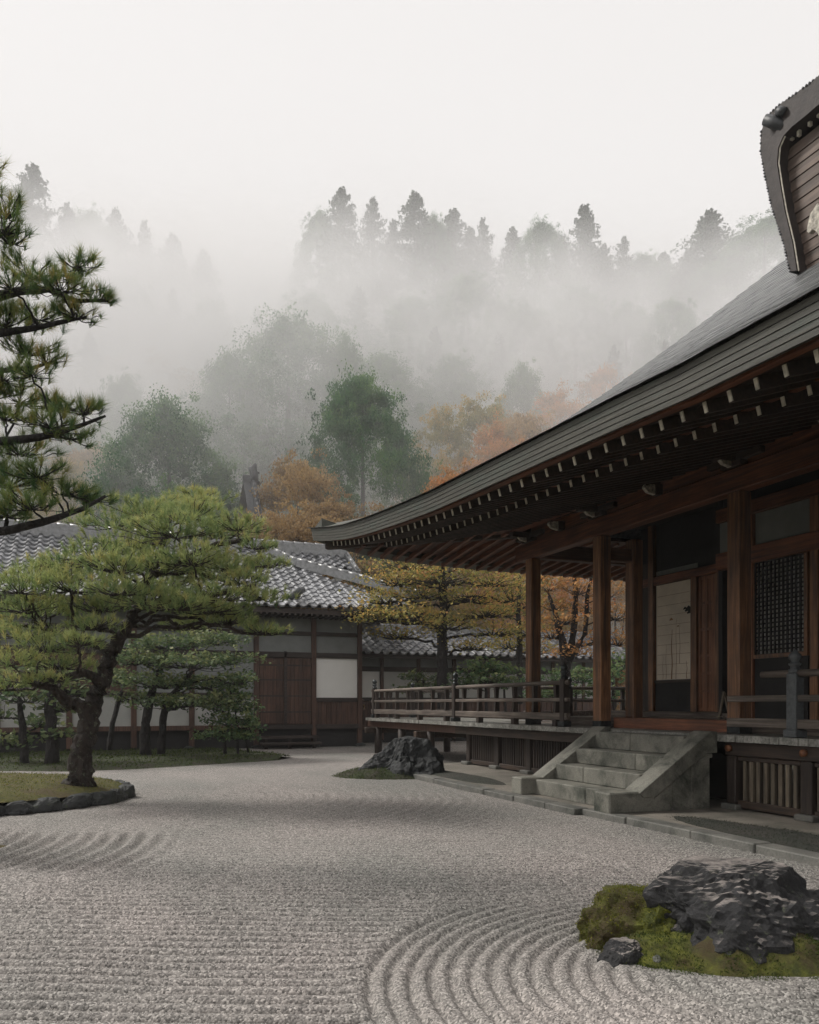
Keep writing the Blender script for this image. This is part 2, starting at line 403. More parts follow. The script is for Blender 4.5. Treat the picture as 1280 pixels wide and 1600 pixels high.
class MB:
    """collects boxes, prisms and tubes, in world metres"""
    def __init__(self):
        self.v = []; self.f = []; self.n = 0
    def add(self, vs, fs):
        vs = [tuple(x) for x in vs]
        self.v += vs; self.f += [tuple(i + self.n for i in f) for f in fs]; self.n += len(vs)
        return self
    def box(self, a, b):
        (x0, y0, z0), (x1, y1, z1) = a, b
        return self.add([(x0, y0, z0), (x1, y0, z0), (x1, y1, z0), (x0, y1, z0), (x0, y0, z1), (x1, y0, z1), (x1, y1, z1), (x0, y1, z1)],
                 [(0, 3, 2, 1), (4, 5, 6, 7), (0, 1, 5, 4), (1, 2, 6, 5), (2, 3, 7, 6), (3, 0, 4, 7)])
    def bar(self, p, q, w, h, up=(0, 0, 1), w2=None, h2=None):
        p, q = Vector(p), Vector(q); d = (q - p).normalized(); up = Vector(up)
        s = d.cross(up).normalized(); u = s.cross(d).normalized()
        w2 = w if w2 is None else w2; h2 = h if h2 is None else h2
        vs = []
        for c, ww, hh in ((p, w, h), (q, w2, h2)):
            for a, b in ((-1, -1), (1, -1), (1, 1), (-1, 1)): vs.append(c + s * (a * ww / 2) + u * (b * hh / 2))
        return self.add(vs, [(0, 1, 2, 3)[::-1], (4, 5, 6, 7), (0, 1, 5, 4), (1, 2, 6, 5), (2, 3, 7, 6), (3, 0, 4, 7)])
    def prism(self, prof, axis, a, b):
        """prof: list of 2-D points in the two other axes, extruded along axis from a to b"""
        n = len(prof); vs = []
        for t in (a, b):
            for (u, w) in prof:
                p = [0, 0, 0]; o = [i for i in range(3) if i != axis]
                p[axis] = t; p[o[0]] = u; p[o[1]] = w; vs.append(p)
        fs = [tuple(range(n))[::-1], tuple(range(n, 2 * n))]
        for i in range(n): j = (i + 1) % n; fs.append((i, j, n + j, n + i))
        return self.add(vs, fs)
    def tube(self, pts, rad, n=8, wob=0.0, cap=True):
        pts = [Vector(p) for p in pts]; vs = []; fs = []
        ref = Vector((0.31, 0.17, 0.93)).normalized()
        for i, p in enumerate(pts):
            d = (pts[min(i + 1, len(pts) - 1)] - pts[max(i - 1, 0)])
            d = d.normalized() if d.length > 1e-9 else Vector((0, 0, 1))
            r0 = ref if abs(d.dot(ref)) < 0.95 else Vector((1, 0, 0))
            s = d.cross(r0).normalized(); u = d.cross(s).normalized()
            r = rad[i] if hasattr(rad, '__len__') else rad
            for k in range(n):
                a = 2 * math.pi * k / n
                rr = r * (1 + wob * (random.random() - 0.5))
                vs.append(p + s * (math.cos(a) * rr) + u * (math.sin(a) * rr))
        for i in range(len(pts) - 1):
            for k in range(n):
                j = (k + 1) % n
                fs.append((i * n + k, i * n + j, (i + 1) * n + j, (i + 1) * n + k))
        if cap:
            fs.append(tuple(range(n))); fs.append(tuple(range((len(pts) - 1) * n, len(pts) * n))[::-1])
        return self.add(vs, fs)
    def lathe(self, c, prof, n=12):
        vs = []; fs = []
        for r, z in prof:
            for k in range(n):
                a = 2 * math.pi * k / n
                vs.append((c[0] + math.cos(a) * r, c[1] + math.sin(a) * r, c[2] + z))
        for i in range(len(prof) - 1):
            for k in range(n):
                j = (k + 1) % n
                fs.append((i * n + k, i * n + j, (i + 1) * n + j, (i + 1) * n + k))
        fs.append(tuple(range(n))[::-1]); fs.append(tuple(range((len(prof) - 1) * n, len(prof) * n)))
        return self.add(vs, fs)
    def sheet(self, rows):
        nr, nc = len(rows), len(rows[0]); vs = [p for r in rows for p in r]; fs = []
        for i in range(nr - 1):
            for j in range(nc - 1):
                a = i * nc + j; fs.append((a, a + 1, a + nc + 1, a + nc))
        return self.add(vs, fs)
    def build(self, name, mat, parent=None, smooth=False, bevel=0.0, origin=None, kind=None):
        """one mesh object; its origin is its own base (or the parent's origin)"""
        pw = wloc(parent)
        vs = np.array(self.v, dtype=float)
        if origin is None:
            lo, hi = vs.min(0), vs.max(0)
            origin = Vector(((lo[0] + hi[0]) / 2, (lo[1] + hi[1]) / 2, lo[2]))
        origin = Vector(origin)
        me = bpy.data.meshes.new(name)
        me.from_pydata((vs - np.array(origin)).tolist(), [], self.f)
        me.materials.append(mat)
        if bevel > 0:
            bm = bmesh.new(); bm.from_mesh(me)
            bmesh.ops.recalc_face_normals(bm, faces=bm.faces)
            bmesh.ops.bevel(bm, geom=list(bm.edges), offset=bevel, segments=1, affect='EDGES', clamp_overlap=True)
            bm.to_mesh(me); bm.free()
        else:
            bm = bmesh.new(); bm.from_mesh(me); bmesh.ops.recalc_face_normals(bm, faces=bm.faces); bm.to_mesh(me); bm.free()
        if smooth:
            me.polygons.foreach_set('use_smooth', [True] * len(me.polygons))
        o = link_mesh(name, me, parent, origin - pw)
        if kind: o['kind'] = kind
        return o
def box(name, a, b, mat, parent=None, bevel=0.0, kind=None):
    a2 = tuple(min(x, y) for x, y in zip(a, b)); b2 = tuple(max(x, y) for x, y in zip(a, b))
    return MB().box(a2, b2).build(name, mat, parent, bevel=bevel, kind=kind)

def np_mesh(name, verts, faces, mat, tint=None, smooth=False):
    """verts (N,3), faces (M,k) arrays"""
    me = bpy.data.meshes.new(name)
    nv, (nf, k) = len(verts), faces.shape
    me.vertices.add(nv); me.vertices.foreach_set('co', np.asarray(verts, dtype=np.float32).ravel())
    me.loops.add(nf * k); me.loops.foreach_set('vertex_index', faces.astype(np.int32).ravel())
    me.polygons.add(nf); me.polygons.foreach_set('loop_start', np.arange(0, nf * k, k, dtype=np.int32))
    me.polygons.foreach_set('loop_total', np.full(nf, k, dtype=np.int32))
    if smooth: me.polygons.foreach_set('use_smooth', np.ones(nf, dtype=bool))
    if tint is not None:
        at = me.attributes.new('tint', 'FLOAT', 'POINT'); at.data.foreach_set('value', np.asarray(tint, dtype=np.float32))
    me.update(calc_edges=True); me.materials.append(mat)
    return me

# ------------------------------------------------------------------ smooth value noise for numpy
_perm = np.random.default_rng(3).permutation(512)
_val = np.random.default_rng(4).random(512)
def vnoise(x, y, z=None):
    x = np.asarray(x, float); y = np.asarray(y, float); z = np.zeros_like(x) if z is None else np.asarray(z, float)
    xi, yi, zi = np.floor(x).astype(int), np.floor(y).astype(int), np.floor(z).astype(int)
    xf, yf, zf = x - xi, y - yi, z - zi
    u, v, w = (t * t * (3 - 2 * t) for t in (xf, yf, zf))
    def h(a, b, c): return _val[_perm[(_perm[(_perm[a % 512] + b) % 512] + c) % 512]]
    def lerp(a, b, t): return a + (b - a) * t
    return lerp(lerp(lerp(h(xi, yi, zi), h(xi + 1, yi, zi), u), lerp(h(xi, yi + 1, zi), h(xi + 1, yi + 1, zi), u), v),
                lerp(lerp(h(xi, yi, zi + 1), h(xi + 1, yi, zi + 1), u), lerp(h(xi, yi + 1, zi + 1), h(xi + 1, yi + 1, zi + 1), u), v), w)
def fbm(x, y, z=None, o=4):
    t = 0; a = 0.5
    for i in range(o):
        k = 2 ** i
        t = t + a * (vnoise(x * k + 17 * i, y * k + 5 * i, None if z is None else z * k + 9 * i) - 0.5) * 2; a *= 0.5
    return t
def sstep(a, b, x):
    t = np.clip((x - a) / (b - a), 0, 1); return t * t * (3 - 2 * t)

# ------------------------------------------------------------------ ground
def hill_np(X, Y):
    D = X * SA + Y * CA; S = X * CA - Y * SA
    edge = 37 + 3 * np.sin(S / 11.0)
    t = np.maximum(0, D - edge)
    z = 0.60 * t + 0.28 * np.maximum(0, t - 33) + 2.2 * fbm(X / 17, Y / 17, o=3) * sstep(0, 14, t)
    # the ridge drops in a saddle to the left of the middle
    rel = S / np.maximum(D, 1)
    z = z * (1 - 0.20 * sstep(-0.06, -0.20, rel) * (1 - sstep(-0.30, -0.42, rel)))
    z = np.minimum(z, 54 + 4 * fbm(X / 30, Y / 30, o=2) + np.maximum(0, z - 54) * 0.12)
    return np.maximum(z, 0)
def hill(x, y): return float(hill_np(np.array([x]), np.array([y]))[0])
def build_ground():
    # ground sheet to the horizon
    n = 81
    c = np.linspace(-1, 1, n); g = np.sign(c) * (np.abs(c) ** 2.2) * 1200
    X, Y = np.meshgrid(g, g)
    V = np.stack([X.ravel(), Y.ravel(), np.full(X.size, -0.14)], 1)
    i = np.arange(n * n).reshape(n, n)
    F = np.stack([i[:-1, :-1], i[:-1, 1:], i[1:, 1:], i[1:, :-1]], -1).reshape(-1, 4)
    tag(link_mesh('ground', np_mesh('ground', V, F, GROUND)), 'bare earth under the whole garden and the woods', kind='structure')
    # wooded hillside
    s = np.linspace(-95, 95, 150); w = np.linspace(30, 150, 110)
    S, W = np.meshgrid(s, w)
    X = S * CA + W * SA; Y = -S * SA + W * CA
    Z = hill_np(X, Y) - 0.3
    V = np.stack([X.ravel(), Y.ravel(), Z.ravel()], 1)
    i = np.arange(S.size).reshape(S.shape)
    F = np.stack([i[:-1, :-1], i[:-1, 1:], i[1:, 1:], i[1:, :-1]], -1).reshape(-1, 4)
    tag(link_mesh('hillside', np_mesh('hillside', V, F, GROUND, smooth=True)), 'wooded mountainside rising behind the temple', kind='structure')

RC_S, RC_W, RA, RB = 2.02, 4.98, 0.96, 0.60      # foreground rock, seen from the standpoint
def rake(s, w, crest=False):
    d = np.hypot(s, w)
    wob = 0.05 * fbm(s / 1.3, w / 1.3, o=2)
    br = 0.65 + 0.7 * vnoise(s * 2.2 + 9, w * 2.2)
    fine = 0.0035 * fbm(s * 16, w * 16, o=3)
    # straight rows
    # broad low crests with narrow furrows between them
    groove = lambda t, p=0.125: 0.25 * (np.cos(2 * np.pi * t)) * -1 + 0.35 - 1.7 * np.exp(-((np.abs(t - np.round(t)) * p / 0.021) ** 2))
    rows = groove((w + 0.03 * s + wob * 0.8) / 0.125)
    ar = 0.029 * (1 - sstep(5.2, 8.5, w)) + 0.004 * (1 - sstep(9, 16, w))
    # rings round the rock
    ds, dw = (s - RC_S), (w - RC_W)
    rho = np.hypot(ds, dw + 0.68)
    zone = (1 - sstep(2.26, 2.32, rho + 0.04 * wob)) * (1 - sstep(0.7, 1.6, dw) * 0.75)
    rings = groove((rho + 0.25 * wob) / 0.112, 0.112)
    # ridges running away beside the mossy island
    zl = sstep(7.0, 7.5, w) * (1 - sstep(8.9, 9.6, w)) * (1 - sstep(-3.0, -2.2, s + 0.15 * (w - 8)))
    lr = np.sin(2 * np.pi * (s + 0.10 * (w - 8) ** 2 + wob) / 0.2)
    zi = sstep(9.0, 10, w) * (1 - sstep(14, 16, w)) * sstep(-4, -2, s) * (1 - sstep(0.5, 2, s))
    li = np.sin(2 * np.pi * (np.hypot(s + 5.8, (w - 12.6) * 1.3) + wob) / 0.2)
    h = rows * ar * (1 - zone) * (1 - zl) * br + rings * 0.0145 * zone * sstep(0.98, 1.22, np.hypot((s - 2.14) / 0.97, (w - 4.84) / 0.52)) * (0.75 + 0.35 * br) + lr * 0.028 * zl * br + li * 0.007 * zi
    rim = 0.012 * np.exp(-((rho - 2.30) / 0.06) ** 2) * (1 - sstep(0.3, 1.2, dw))
    drift = 0.007 * fbm(s / 2.6, w / 4.0, o=2)
    if crest: return np.clip(rows * (1 - zone) * (1 - zl) + rings * zone + lr * zl, -1, 1)
    return h + rim + fine * (1 + 0.5 * sstep(4, 9, w)) + drift
def build_gravel():
    r = [1.3]
    while r[-1] < 34: r.append(r[-1] + max(0.008, 0.0021 * r[-1] ** 1.15))
    r = np.array(r); a = np.linspace(R(-40), R(40), 350)
    A, Rr = np.meshgrid(a, r)
    S, W = Rr * np.sin(A), Rr * np.cos(A)
    Z = rake(S, W)
    X = S * CA + W * SA; Y = -S * SA + W * CA
    Z = np.where(X > 6.1, np.minimum(Z, 0.01), Z)
    V = np.stack([X.ravel(), Y.ravel(), Z.ravel()], 1)
    i = np.arange(S.size).reshape(S.shape)
    F = np.stack([i[:-1, :-1], i[:-1, 1:], i[1:, 1:], i[1:, :-1]], -1).reshape(-1, 4)
    keep = (X.ravel()[F[:, 0]] < 6.5) | (Y.ravel()[F[:, 0]] > 17.0)
    F = F[keep]
    tag(link_mesh('raked_gravel', np_mesh('raked_gravel', V, F, GRAVEL, smooth=True)), 'grey raked gravel court with grooves and rings', kind='structure')
    print('gravel quads', len(F))
    # loose stones near the standpoint, paler and weighted to crests to paint them lighter
    n = 330000
    rr = 2.2 * (15.0 / 2.2) ** RNG.random(n) ; aa = RNG.uniform(R(-36), R(36), n)
    s, w = rr * np.sin(aa), rr * np.cos(aa)
    z = rake(s, w)
    x = s * CA + w * SA; y = -s * SA + w * CA
    cr = rake(s, w, True)
    ok = (RNG.random(n) < 0.05 + 0.6 * sstep(0.1, 0.5, cr) + 0.10 * sstep(7, 11, w)) & (x < 6.1) & (np.hypot((s - RC_S) / RA, (w - RC_W) / RB) > 0.95) & ~((np.hypot((x + 1.9) / 2.9, (y - 14.0) / 2.6) < 1.0))
    V = np.stack([x, y, z], 1)[ok]
    me = bpy.data.meshes.new('loose_gravel'); me.vertices.add(len(V)); me.vertices.foreach_set('co', V.astype(np.float32).ravel())
    rad = (0.0022 + 0.0026 * RNG.random(len(V)) ** 2) * (0.7 + np.hypot(V[:, 0], V[:, 1]) / 9)
    at = me.attributes.new('rad', 'FLOAT', 'POINT'); at.data.foreach_set('value', rad.astype(np.float32))
    o = link_mesh('loose_gravel', me)
    tag(o, 'loose grey gravel stones, paler than the court, gathered on the rake crests as painted light', kind='stuff')
    bm = bmesh.new(); bmesh.ops.create_icosphere(bm, subdivisions=1, radius=1.0)
    for v in bm.verts: v.co = Vector((v.co.x * 1.15, v.co.y * 0.85, v.co.z * 0.65)) * random.uniform(0.75, 1.2)
    pm = bpy.data.meshes.new('gravel_stone'); bm.to_mesh(pm); bm.free(); pm.materials.append(PEBBLE)
    po = bpy.data.objects.new('gravel_stone', pm)          # source shape, not linked to the scene
    ng = bpy.data.node_groups.new('scatter_stones', 'GeometryNodeTree')
    ng.interface.new_socket('Geometry', in_out='INPUT', socket_type='NodeSocketGeometry')
    ng.interface.new_socket('Geometry', in_out='OUTPUT', socket_type='NodeSocketGeometry')
    gi = ng.nodes.new('NodeGroupInput'); go = ng.nodes.new('NodeGroupOutput')
    m2p = ng.nodes.new('GeometryNodeMeshToPoints'); ip = ng.nodes.new('GeometryNodeInstanceOnPoints')
    oi = ng.nodes.new('GeometryNodeObjectInfo'); oi.inputs['Object'].default_value = po
    na = ng.nodes.new('GeometryNodeInputNamedAttribute'); na.data_type = 'FLOAT'; na.inputs['Name'].default_value = 'rad'
    rv = ng.nodes.new('FunctionNodeRandomValue'); rv.data_type = 'FLOAT_VECTOR'
    rv.inputs[0].default_value = (-0.5, -0.5, 0); rv.inputs[1].default_value = (0.5, 0.5, 6.28)
    L = ng.links.new
    L(gi.outputs[0], m2p.inputs['Mesh']); L(m2p.outputs[0], ip.inputs['Points']); L(oi.outputs['Geometry'], ip.inputs['Instance'])
    L(rv.outputs[0], ip.inputs['Rotation']); L(na.outputs[0], ip.inputs['Scale']); L(ip.outputs[0], go.inputs[0])
    md = o.modifiers.new('scatter', 'NODES'); md.node_group = ng

def mound(name, mat, cx, cy, a, b, h, rot=0.0, n=70, rough=0.05, kind=None, parent=None, p=2.2, freq=3.0, outline=0.06, low=-0.03):
    """a low irregular dome"""
    rr = np.linspace(0, 1, n // 2) ** 0.8; tt = np.linspace(0, 2 * np.pi, n, endpoint=False)
    T, Q = np.meshgrid(tt, rr)
    k = 1 + outline * fbm(np.cos(T) * 1.7 + cx, np.sin(T) * 1.7 + cy, o=3) * 2
    u, v = a * Q * np.cos(T) * k, b * Q * np.sin(T) * k
    x = cx + u * math.cos(rot) - v * math.sin(rot); y = cy + u * math.sin(rot) + v * math.cos(rot)
    z = h * (1 - Q ** p) + rough * fbm(x * freq, y * freq, o=5) * (1 - Q ** 6) + low * Q ** 3
    V = np.stack([x.ravel() - cx, y.ravel() - cy, z.ravel()], 1)
    nr, nt = T.shape; i = np.arange(nr * nt).reshape(nr, nt); j = np.roll(i, -1, 1)
    F = np.stack([i[:-1], j[:-1], j[1:], i[1:]], -1).reshape(-1, 4)
    o = link_mesh(name, np_mesh(name, V, F, mat, smooth=True), parent, Vector((cx, cy, 0)) - wloc(parent))
    return tag(o, kind=kind)
def rock(name, mat, c, size, rot, seed, sub=5, jag=0.16, flat=0.75, parent=None, lean=(0, 0), power=3.0, taper=0.18):
    bm = bmesh.new(); bmesh.ops.create_icosphere(bm, subdivisions=sub, radius=1.0)
    cr, sr = math.cos(rot), math.sin(rot)
    planes = []
    rnd = random.Random(seed)
    for k in range(16):
        v = Vector((rnd.uniform(-1, 1), rnd.uniform(-1, 1), rnd.uniform(-0.3, 1))).normalized(); planes.append((v, rnd.uniform(0.74, 0.95)))
    for v in bm.verts:
        p = v.co.copy()
        l = (abs(p.x) ** power + abs(p.y) ** power + abs(p.z) ** power) ** (1 / power); p = p / l
        for nrm, dd in planes:
            e = p.dot(nrm) - dd
            if e > 0: p -= nrm * e * 0.9
        q = p * 1.7 + Vector((seed * 3.1, seed, 0))
        p += v.co * (jag * mnoise.fractal(q, 0.9, 2.1, 6) + 0.08 * (abs(mnoise.noise(q * 3.2)) - .3) + 0.025 * (mnoise.cell(q * 5)) + 0.02 * (abs(mnoise.noise(q * 11)) - .3) + 0.012 * mnoise.noise(q * 23))
        if p.z > flat: p.z = flat + (p.z - flat) * 0.3
        tp = 1 - taper * max(0, p.z)
        x, y, z = (p.x * tp + lean[0] * max(0, p.z)) * size[0], (p.y * tp + lean[1] * max(0, p.z)) * size[1], p.z * size[2]
        v.co = Vector((x * cr - y * sr, x * sr + y * cr, z))
    bmesh.ops.delete(bm, geom=[v for v in bm.verts if v.co.z < -0.25 * size[2]], context='VERTS')
    me = bpy.data.meshes.new(name); bm.to_mesh(me); bm.free(); me.materials.append(mat)
    me.polygons.foreach_set('use_smooth', [False] * len(me.polygons))
    return link_mesh(name, me, parent, Vector(c) - wloc(parent))
def blades(name, mat, pts, nrm, size, per, parent=None, kind=None, up=0.6):
    """short tufts standing on points (moss, grass)"""
    P = np.repeat(np.asarray(pts, float), per, 0); N = np.repeat(np.asarray(nrm, float), per, 0)
    m = len(P); d = RNG.normal(size=(m, 3)) * 0.7 + N * up * 2; d /= np.linalg.norm(d, axis=1, keepdims=True)
    s = np.cross(d, RNG.normal(size=(m, 3))); s /= np.linalg.norm(s, axis=1, keepdims=True)
    L = size * RNG.uniform(0.5, 1.3, (m, 1)); P = P + RNG.normal(size=(m, 3)) * size * 0.5
    V = np.stack([P - s * L * 0.22, P + s * L * 0.22, P + d * L], 1).reshape(-1, 3)
    F = np.arange(3 * m).reshape(-1, 3)
    t = np.repeat(np.clip(RNG.normal(0.5, 0.25, m), 0, 1), 3)
    pw = wloc(parent)
    o = link_mesh(name, np_mesh(name, V - np.array(pw), F, mat, tint=t), parent)
    return tag(o, kind=kind)
MOSS_BLADE = mat_leaf('moss_blades', [(0.15, (0.035, 0.045, 0.006)), (0.5, (0.11, 0.12, 0.012)), (0.85, (0.24, 0.23, 0.03))], 0.8, 0.3)
MOSS_BLADE_D = mat_leaf('moss_blades_dark', [(0.15, (0.015, 0.028, 0.006)), (0.5, (0.045, 0.07, 0.012)), (0.85, (0.11, 0.14, 0.025))], 0.8, 0.3)
STRIP_BLADE = mat_leaf('strip_blades', [(0.15, (0.014, 0.017, 0.012)), (0.5, (0.03, 0.034, 0.022)), (0.85, (0.055, 0.06, 0.038))], 0.85, 0.2)
def surf_points(o, n):
    me = o.data; me.calc_loop_triangles()
    co = np.empty(len(me.vertices) * 3, np.float32); me.vertices.foreach_get('co', co); co = co.reshape(-1, 3)
    tr = np.empty(len(me.loop_triangles) * 3, np.int32); me.loop_triangles.foreach_get('vertices', tr); tr = tr.reshape(-1, 3)
    a, b, c = co[tr[:, 0]], co[tr[:, 1]], co[tr[:, 2]]
    nn = np.cross(b - a, c - a); ar = np.linalg.norm(nn, axis=1)
    k = RNG.choice(len(tr), n, p=ar / ar.sum()); u, v = RNG.random((2, n, 1)); fl = u + v > 1; u, v = np.where(fl, 1 - u, u), np.where(fl, 1 - v, v)
    p = a[k] + u * (b - a)[k] + v * (c - a)[k]; nn = nn[k] / np.maximum(ar[k][:, None], 1e-9)
    nn = np.where(nn[:, 2:3] < 0, -nn, nn)
    return p + np.array(wloc(o)), nn

def build_garden():
    # ---- foreground rock group
    c = sw(2.0, 4.98)
    g = thing('moss_bed', c, 'bright green moss bed spreading round the foot of the big foreground rock', 'moss bed')
    m1 = mound('moss_mound', MOSS, *sw(2.14, 4.85).xy, 0.96, 0.50, 0.17, -YAW, 110, 0.07, parent=g, freq=5, outline=0.07, p=2.6)
    pl = sw(1.47, 5.12)
    m2 = rock('moss_hump', MOSS, (pl.x, pl.y, 0.02), (0.42, 0.42, 0.345), -YAW + 0.2, 33, 5, 0.26, 0.8, parent=g, power=2.8, taper=0.2)
    for mo, n, mt in ((m1, 26000, MOSS_BLADE_D), (m2, 16000, MOSS_BLADE)):
        p, nn = surf_points(mo, n)
        pn = fbm(p[:, 0] * 5.5, p[:, 1] * 5.5, p[:, 2] * 5.5, o=3); k = pn > -0.14
        blades('moss_tuft', mt, p[k], nn[k], 0.014, 1, parent=g, kind='stuff')
    th = RNG.uniform(0, 2 * np.pi, 5000); q = 0.97 + np.abs(RNG.normal(0, .045, 5000)); u, v = 0.96 * q * np.cos(th), 0.5 * q * np.sin(th)
    s_, w_ = 2.14 + u, 4.85 + v; k = fbm(np.cos(th) * 4, np.sin(th) * 4, o=3) > -0.05; s_, w_ = s_[k], w_[k]
    p = np.stack([s_ * CA + w_ * SA, -s_ * SA + w_ * CA, rake(s_, w_)], 1)
    blades('moss_tuft', MOSS_BLADE_D, p, np.tile((0, 0, 1.0), (len(p), 1)), 0.013, 1, parent=g, kind='stuff')
    r = rock('garden_rock', ROCK, sw(2.12, 5.04, 0.06), (0.80, 0.53, 0.51), -YAW, 5, 6, 0.2, 0.8, power=3.4, taper=0.2)
    tag(r, 'large dark flat-topped rock, its crown coloured paler as if lit from above, standing in the foreground moss', 'rock')
    r = rock('garden_rock', ROCK, sw(1.28, 4.72, -0.02), (0.18, 0.13, 0.15), 0.15, 9, 5, 0.16, 0.8, power=3.0)
    tag(r, 'small dark rock at the left front corner of the foreground moss bed', 'rock')
    r = rock('pebble', ROCK, sw(1.42, 4.60, 0.025), (0.034, 0.034, 0.034), 0.4, 12, 3, 0.1, 0.9, power=2.2)
    r.data.materials[0] = STONE
    tag(r, 'round pale pebble lying against the small dark rock in front', 'pebble')
    # ---- far rock
    f = on_X(618, 1209, 6.0); f.z = 0
    g = thing('moss_bed', f + Vector((-0.5, 0.2, 0)), 'dark moss bed spreading from the craggy rock by the far veranda', 'moss bed')
    m = mound('moss_mound', MOSS_DARK, f.x - 0.2, f.y + 0.0, 1.12, 0.7, 0.2, -YAW, 60, 0.05, parent=g)
    p, nn = surf_points(m, 6000); blades('moss_tuft', MOSS_BLADE_D, p, nn, 0.03, 1, parent=g, kind='stuff')
    r = rock('garden_rock', ROCK2, f + Vector((0.12, 0.0, 0.02)), (0.98, 0.6, 0.84), -YAW, 21, 6, 0.2, 0.9, power=2.2, taper=0.36, lean=(0.12, 0))
    tag(r, 'black craggy pointed rock beside the far end of the veranda', 'rock')
    # ---- mossy island with stone edging and the leaning pine
    ix, iy, ia, ib = -2.45, 14.15, 3.12, 2.3
    rot = R(-8)
    isl = thing('moss_island', (ix, iy, 0), 'mossy island edged with dark stones under the leaning pine', 'moss island')
    m = mound('moss', MOSS_LAWN, ix, iy, ia - 0.02, ib - 0.02, 0.27, rot, 90, 0.035, parent=isl, p=6, freq=1.5, outline=0.012, low=0.17)
    p, nn = surf_points(m, 20000); blades('moss_tuft', MOSS_BLADE, p, nn, 0.022, 1, parent=isl, kind='stuff')
    t = -0.1; rnd = random.Random(5)
    while t < 2 * math.pi - 0.12:
        L = rnd.uniform(0.28, 0.5); dt = L / math.hypot(ia * math.sin(t), ib * math.cos(t))
        tm = t + dt / 2; u, v = ia * math.cos(tm), ib * math.sin(tm)
        x = ix + u * math.cos(rot) - v * math.sin(rot); y = iy + u * math.sin(rot) + v * math.cos(rot)
        an = math.atan2(ib * math.cos(tm), -ia * math.sin(tm)) + rot
        s = rock('edging_stone', EDGE, (x, y, 0.04), (L * 0.60, 0.15, rnd.uniform(0.17, 0.20)), an + rnd.uniform(-.05, .05), rnd.randint(1, 99), 4, 0.09, 0.8, parent=isl, power=7, taper=0.03)
        t += dt * 0.97
    pb = at_depth(-150, 1334, 8.0); mb = mound('moss_bed', MOSS_LAWN, pb.x, pb.y, 0.95, 0.75, 0.10, 0.3, 60, 0.03, outline=0.05)
    tag(mb, 'round moss bed at the foot of the near black pine', 'moss bed')
    # ---- moss bank in front of the wing
    rows = []
    fr = [at_depth(px, y, 1.5 * FPX / (y - HY)) for px, y in ((-420, 1221), (-200, 1215), (0, 1206), (110, 1206), (200, 1203), (300, 1197), (380, 1192), (436, 1188))]
    for k, q in enumerate((0, .06, .3, .6, 1.0)):
        row = []
        for i, p in enumerate(fr):
            e = Vector((p.x + 0.6, 26.6 if i < 7 else p.y + 0.8, 0))
            w = p.lerp(e, q); w.z = (-0.02, 0.07, 0.12, 0.10, 0.05)[k] + 0.03 * mnoise.noise(w * 0.9)
            row.append(w)
        rows.append(row)
    b = MB().sheet(rows).build('moss_bank', MOSS_DARK, None, smooth=True, origin=(0, 0, 0), kind='structure')
    tag(b, 'dark moss bank in front of the tile-roofed wing')
    p, nn = surf_points(b, 16000); p = p[p[:, 2] > 0.0]; nn = nn[:len(p)]
    tag(blades('bank_moss', MOSS_BLADE_D, p, np.tile((0, 0, 1.0), (len(p), 1)), 0.05, 1, kind='stuff'), 'short dark moss growing on the bank')
    # ---- kerb, pavement
    kb = thing('stone_kerb', (6.3, 10, 0), 'long line of grey kerb stones between gravel and temple pavement', 'kerb')
    y = 2.2; rnd = random.Random(2)
    while y < 16.6:
        L = rnd.uniform(0.75, 1.15); x0 = 6.12 + rnd.uniform(-.01, .01) + (0.12 if y < 8.6 else 0.0)
        box('kerb_stone', (x0, y + 0.006, -0.1), (x0 + 0.24, min(y + L, 16.6) - 0.006, 0.085 + rnd.uniform(0, .015)), KERB, kb, 0.012)
        y += L
    P = MB()
    P.box((6.34, -2, -0.1), (14.5, 17.6, 0.075))
    P.build('pavement', PAVE, None, kind='structure'); bpy.data.objects['pavement']['label'] = 'pale earthen pavement under the temple eaves'
    # mossy strip by the kerb and dark strip farther along
    mz = mound('moss_strip', STRIP, 6.95, 5.6, 0.5, 2.7, 0.10, 0, 60, 0.012, 'structure', outline=0.05, p=4, low=0.06)
    mz['label'] = 'dark moss strip between kerb and temple foundation'
    p, nn = surf_points(mz, 9000); tag(blades('strip_moss', STRIP_BLADE, p, nn, 0.014, 1, kind='stuff'), 'short moss fronds on the strip by the kerb')
    mz = mound('moss_strip', STRIP, 6.85, 14.2, 0.42, 1.9, 0.10, 0, 60, 0.012, 'structure', outline=0.05, p=4, low=0.06)
    mz['label'] = 'dark moss strip beside the kerb near the far rock'
# ------------------------------------------------------------------ temple hall
DECK = 1.08
_zb = [(-4, 4.11), (2, 4.095), (4.04, 4.09), (5.45, 4.108), (6.44, 4.16), (7.47, 4.205), (8.82, 4.262), (10.8, 4.345), (12.2, 4.45), (13.62, 4.575), (14.87, 4.715), (16.0, 4.89), (16.6, 5.0), (17.3, 5.13)]
_zy = [a for a, b in _zb]; _zz = [b for a, b in _zb]
def ZB(y): return float(np.interp(y, _zy, _zz))           # underside of the thick eave along the front
EX, EY = 4.7, 17.2                                          # eave lines
def PROF(t): return 4.36 + 0.55 * t + 0.0275 * t * t
def front_z(y, t):
    u = ZB(y) + 0.27 - 4.36
    return PROF(t) + u * math.exp(-t / 1.3)
def side_z(x, t):
    u = 0.62 + 0.42 * math.exp(-(x - EX) / 1.3)
    k = u * math.exp(-t / 1.3)
    return PROF(t) + k

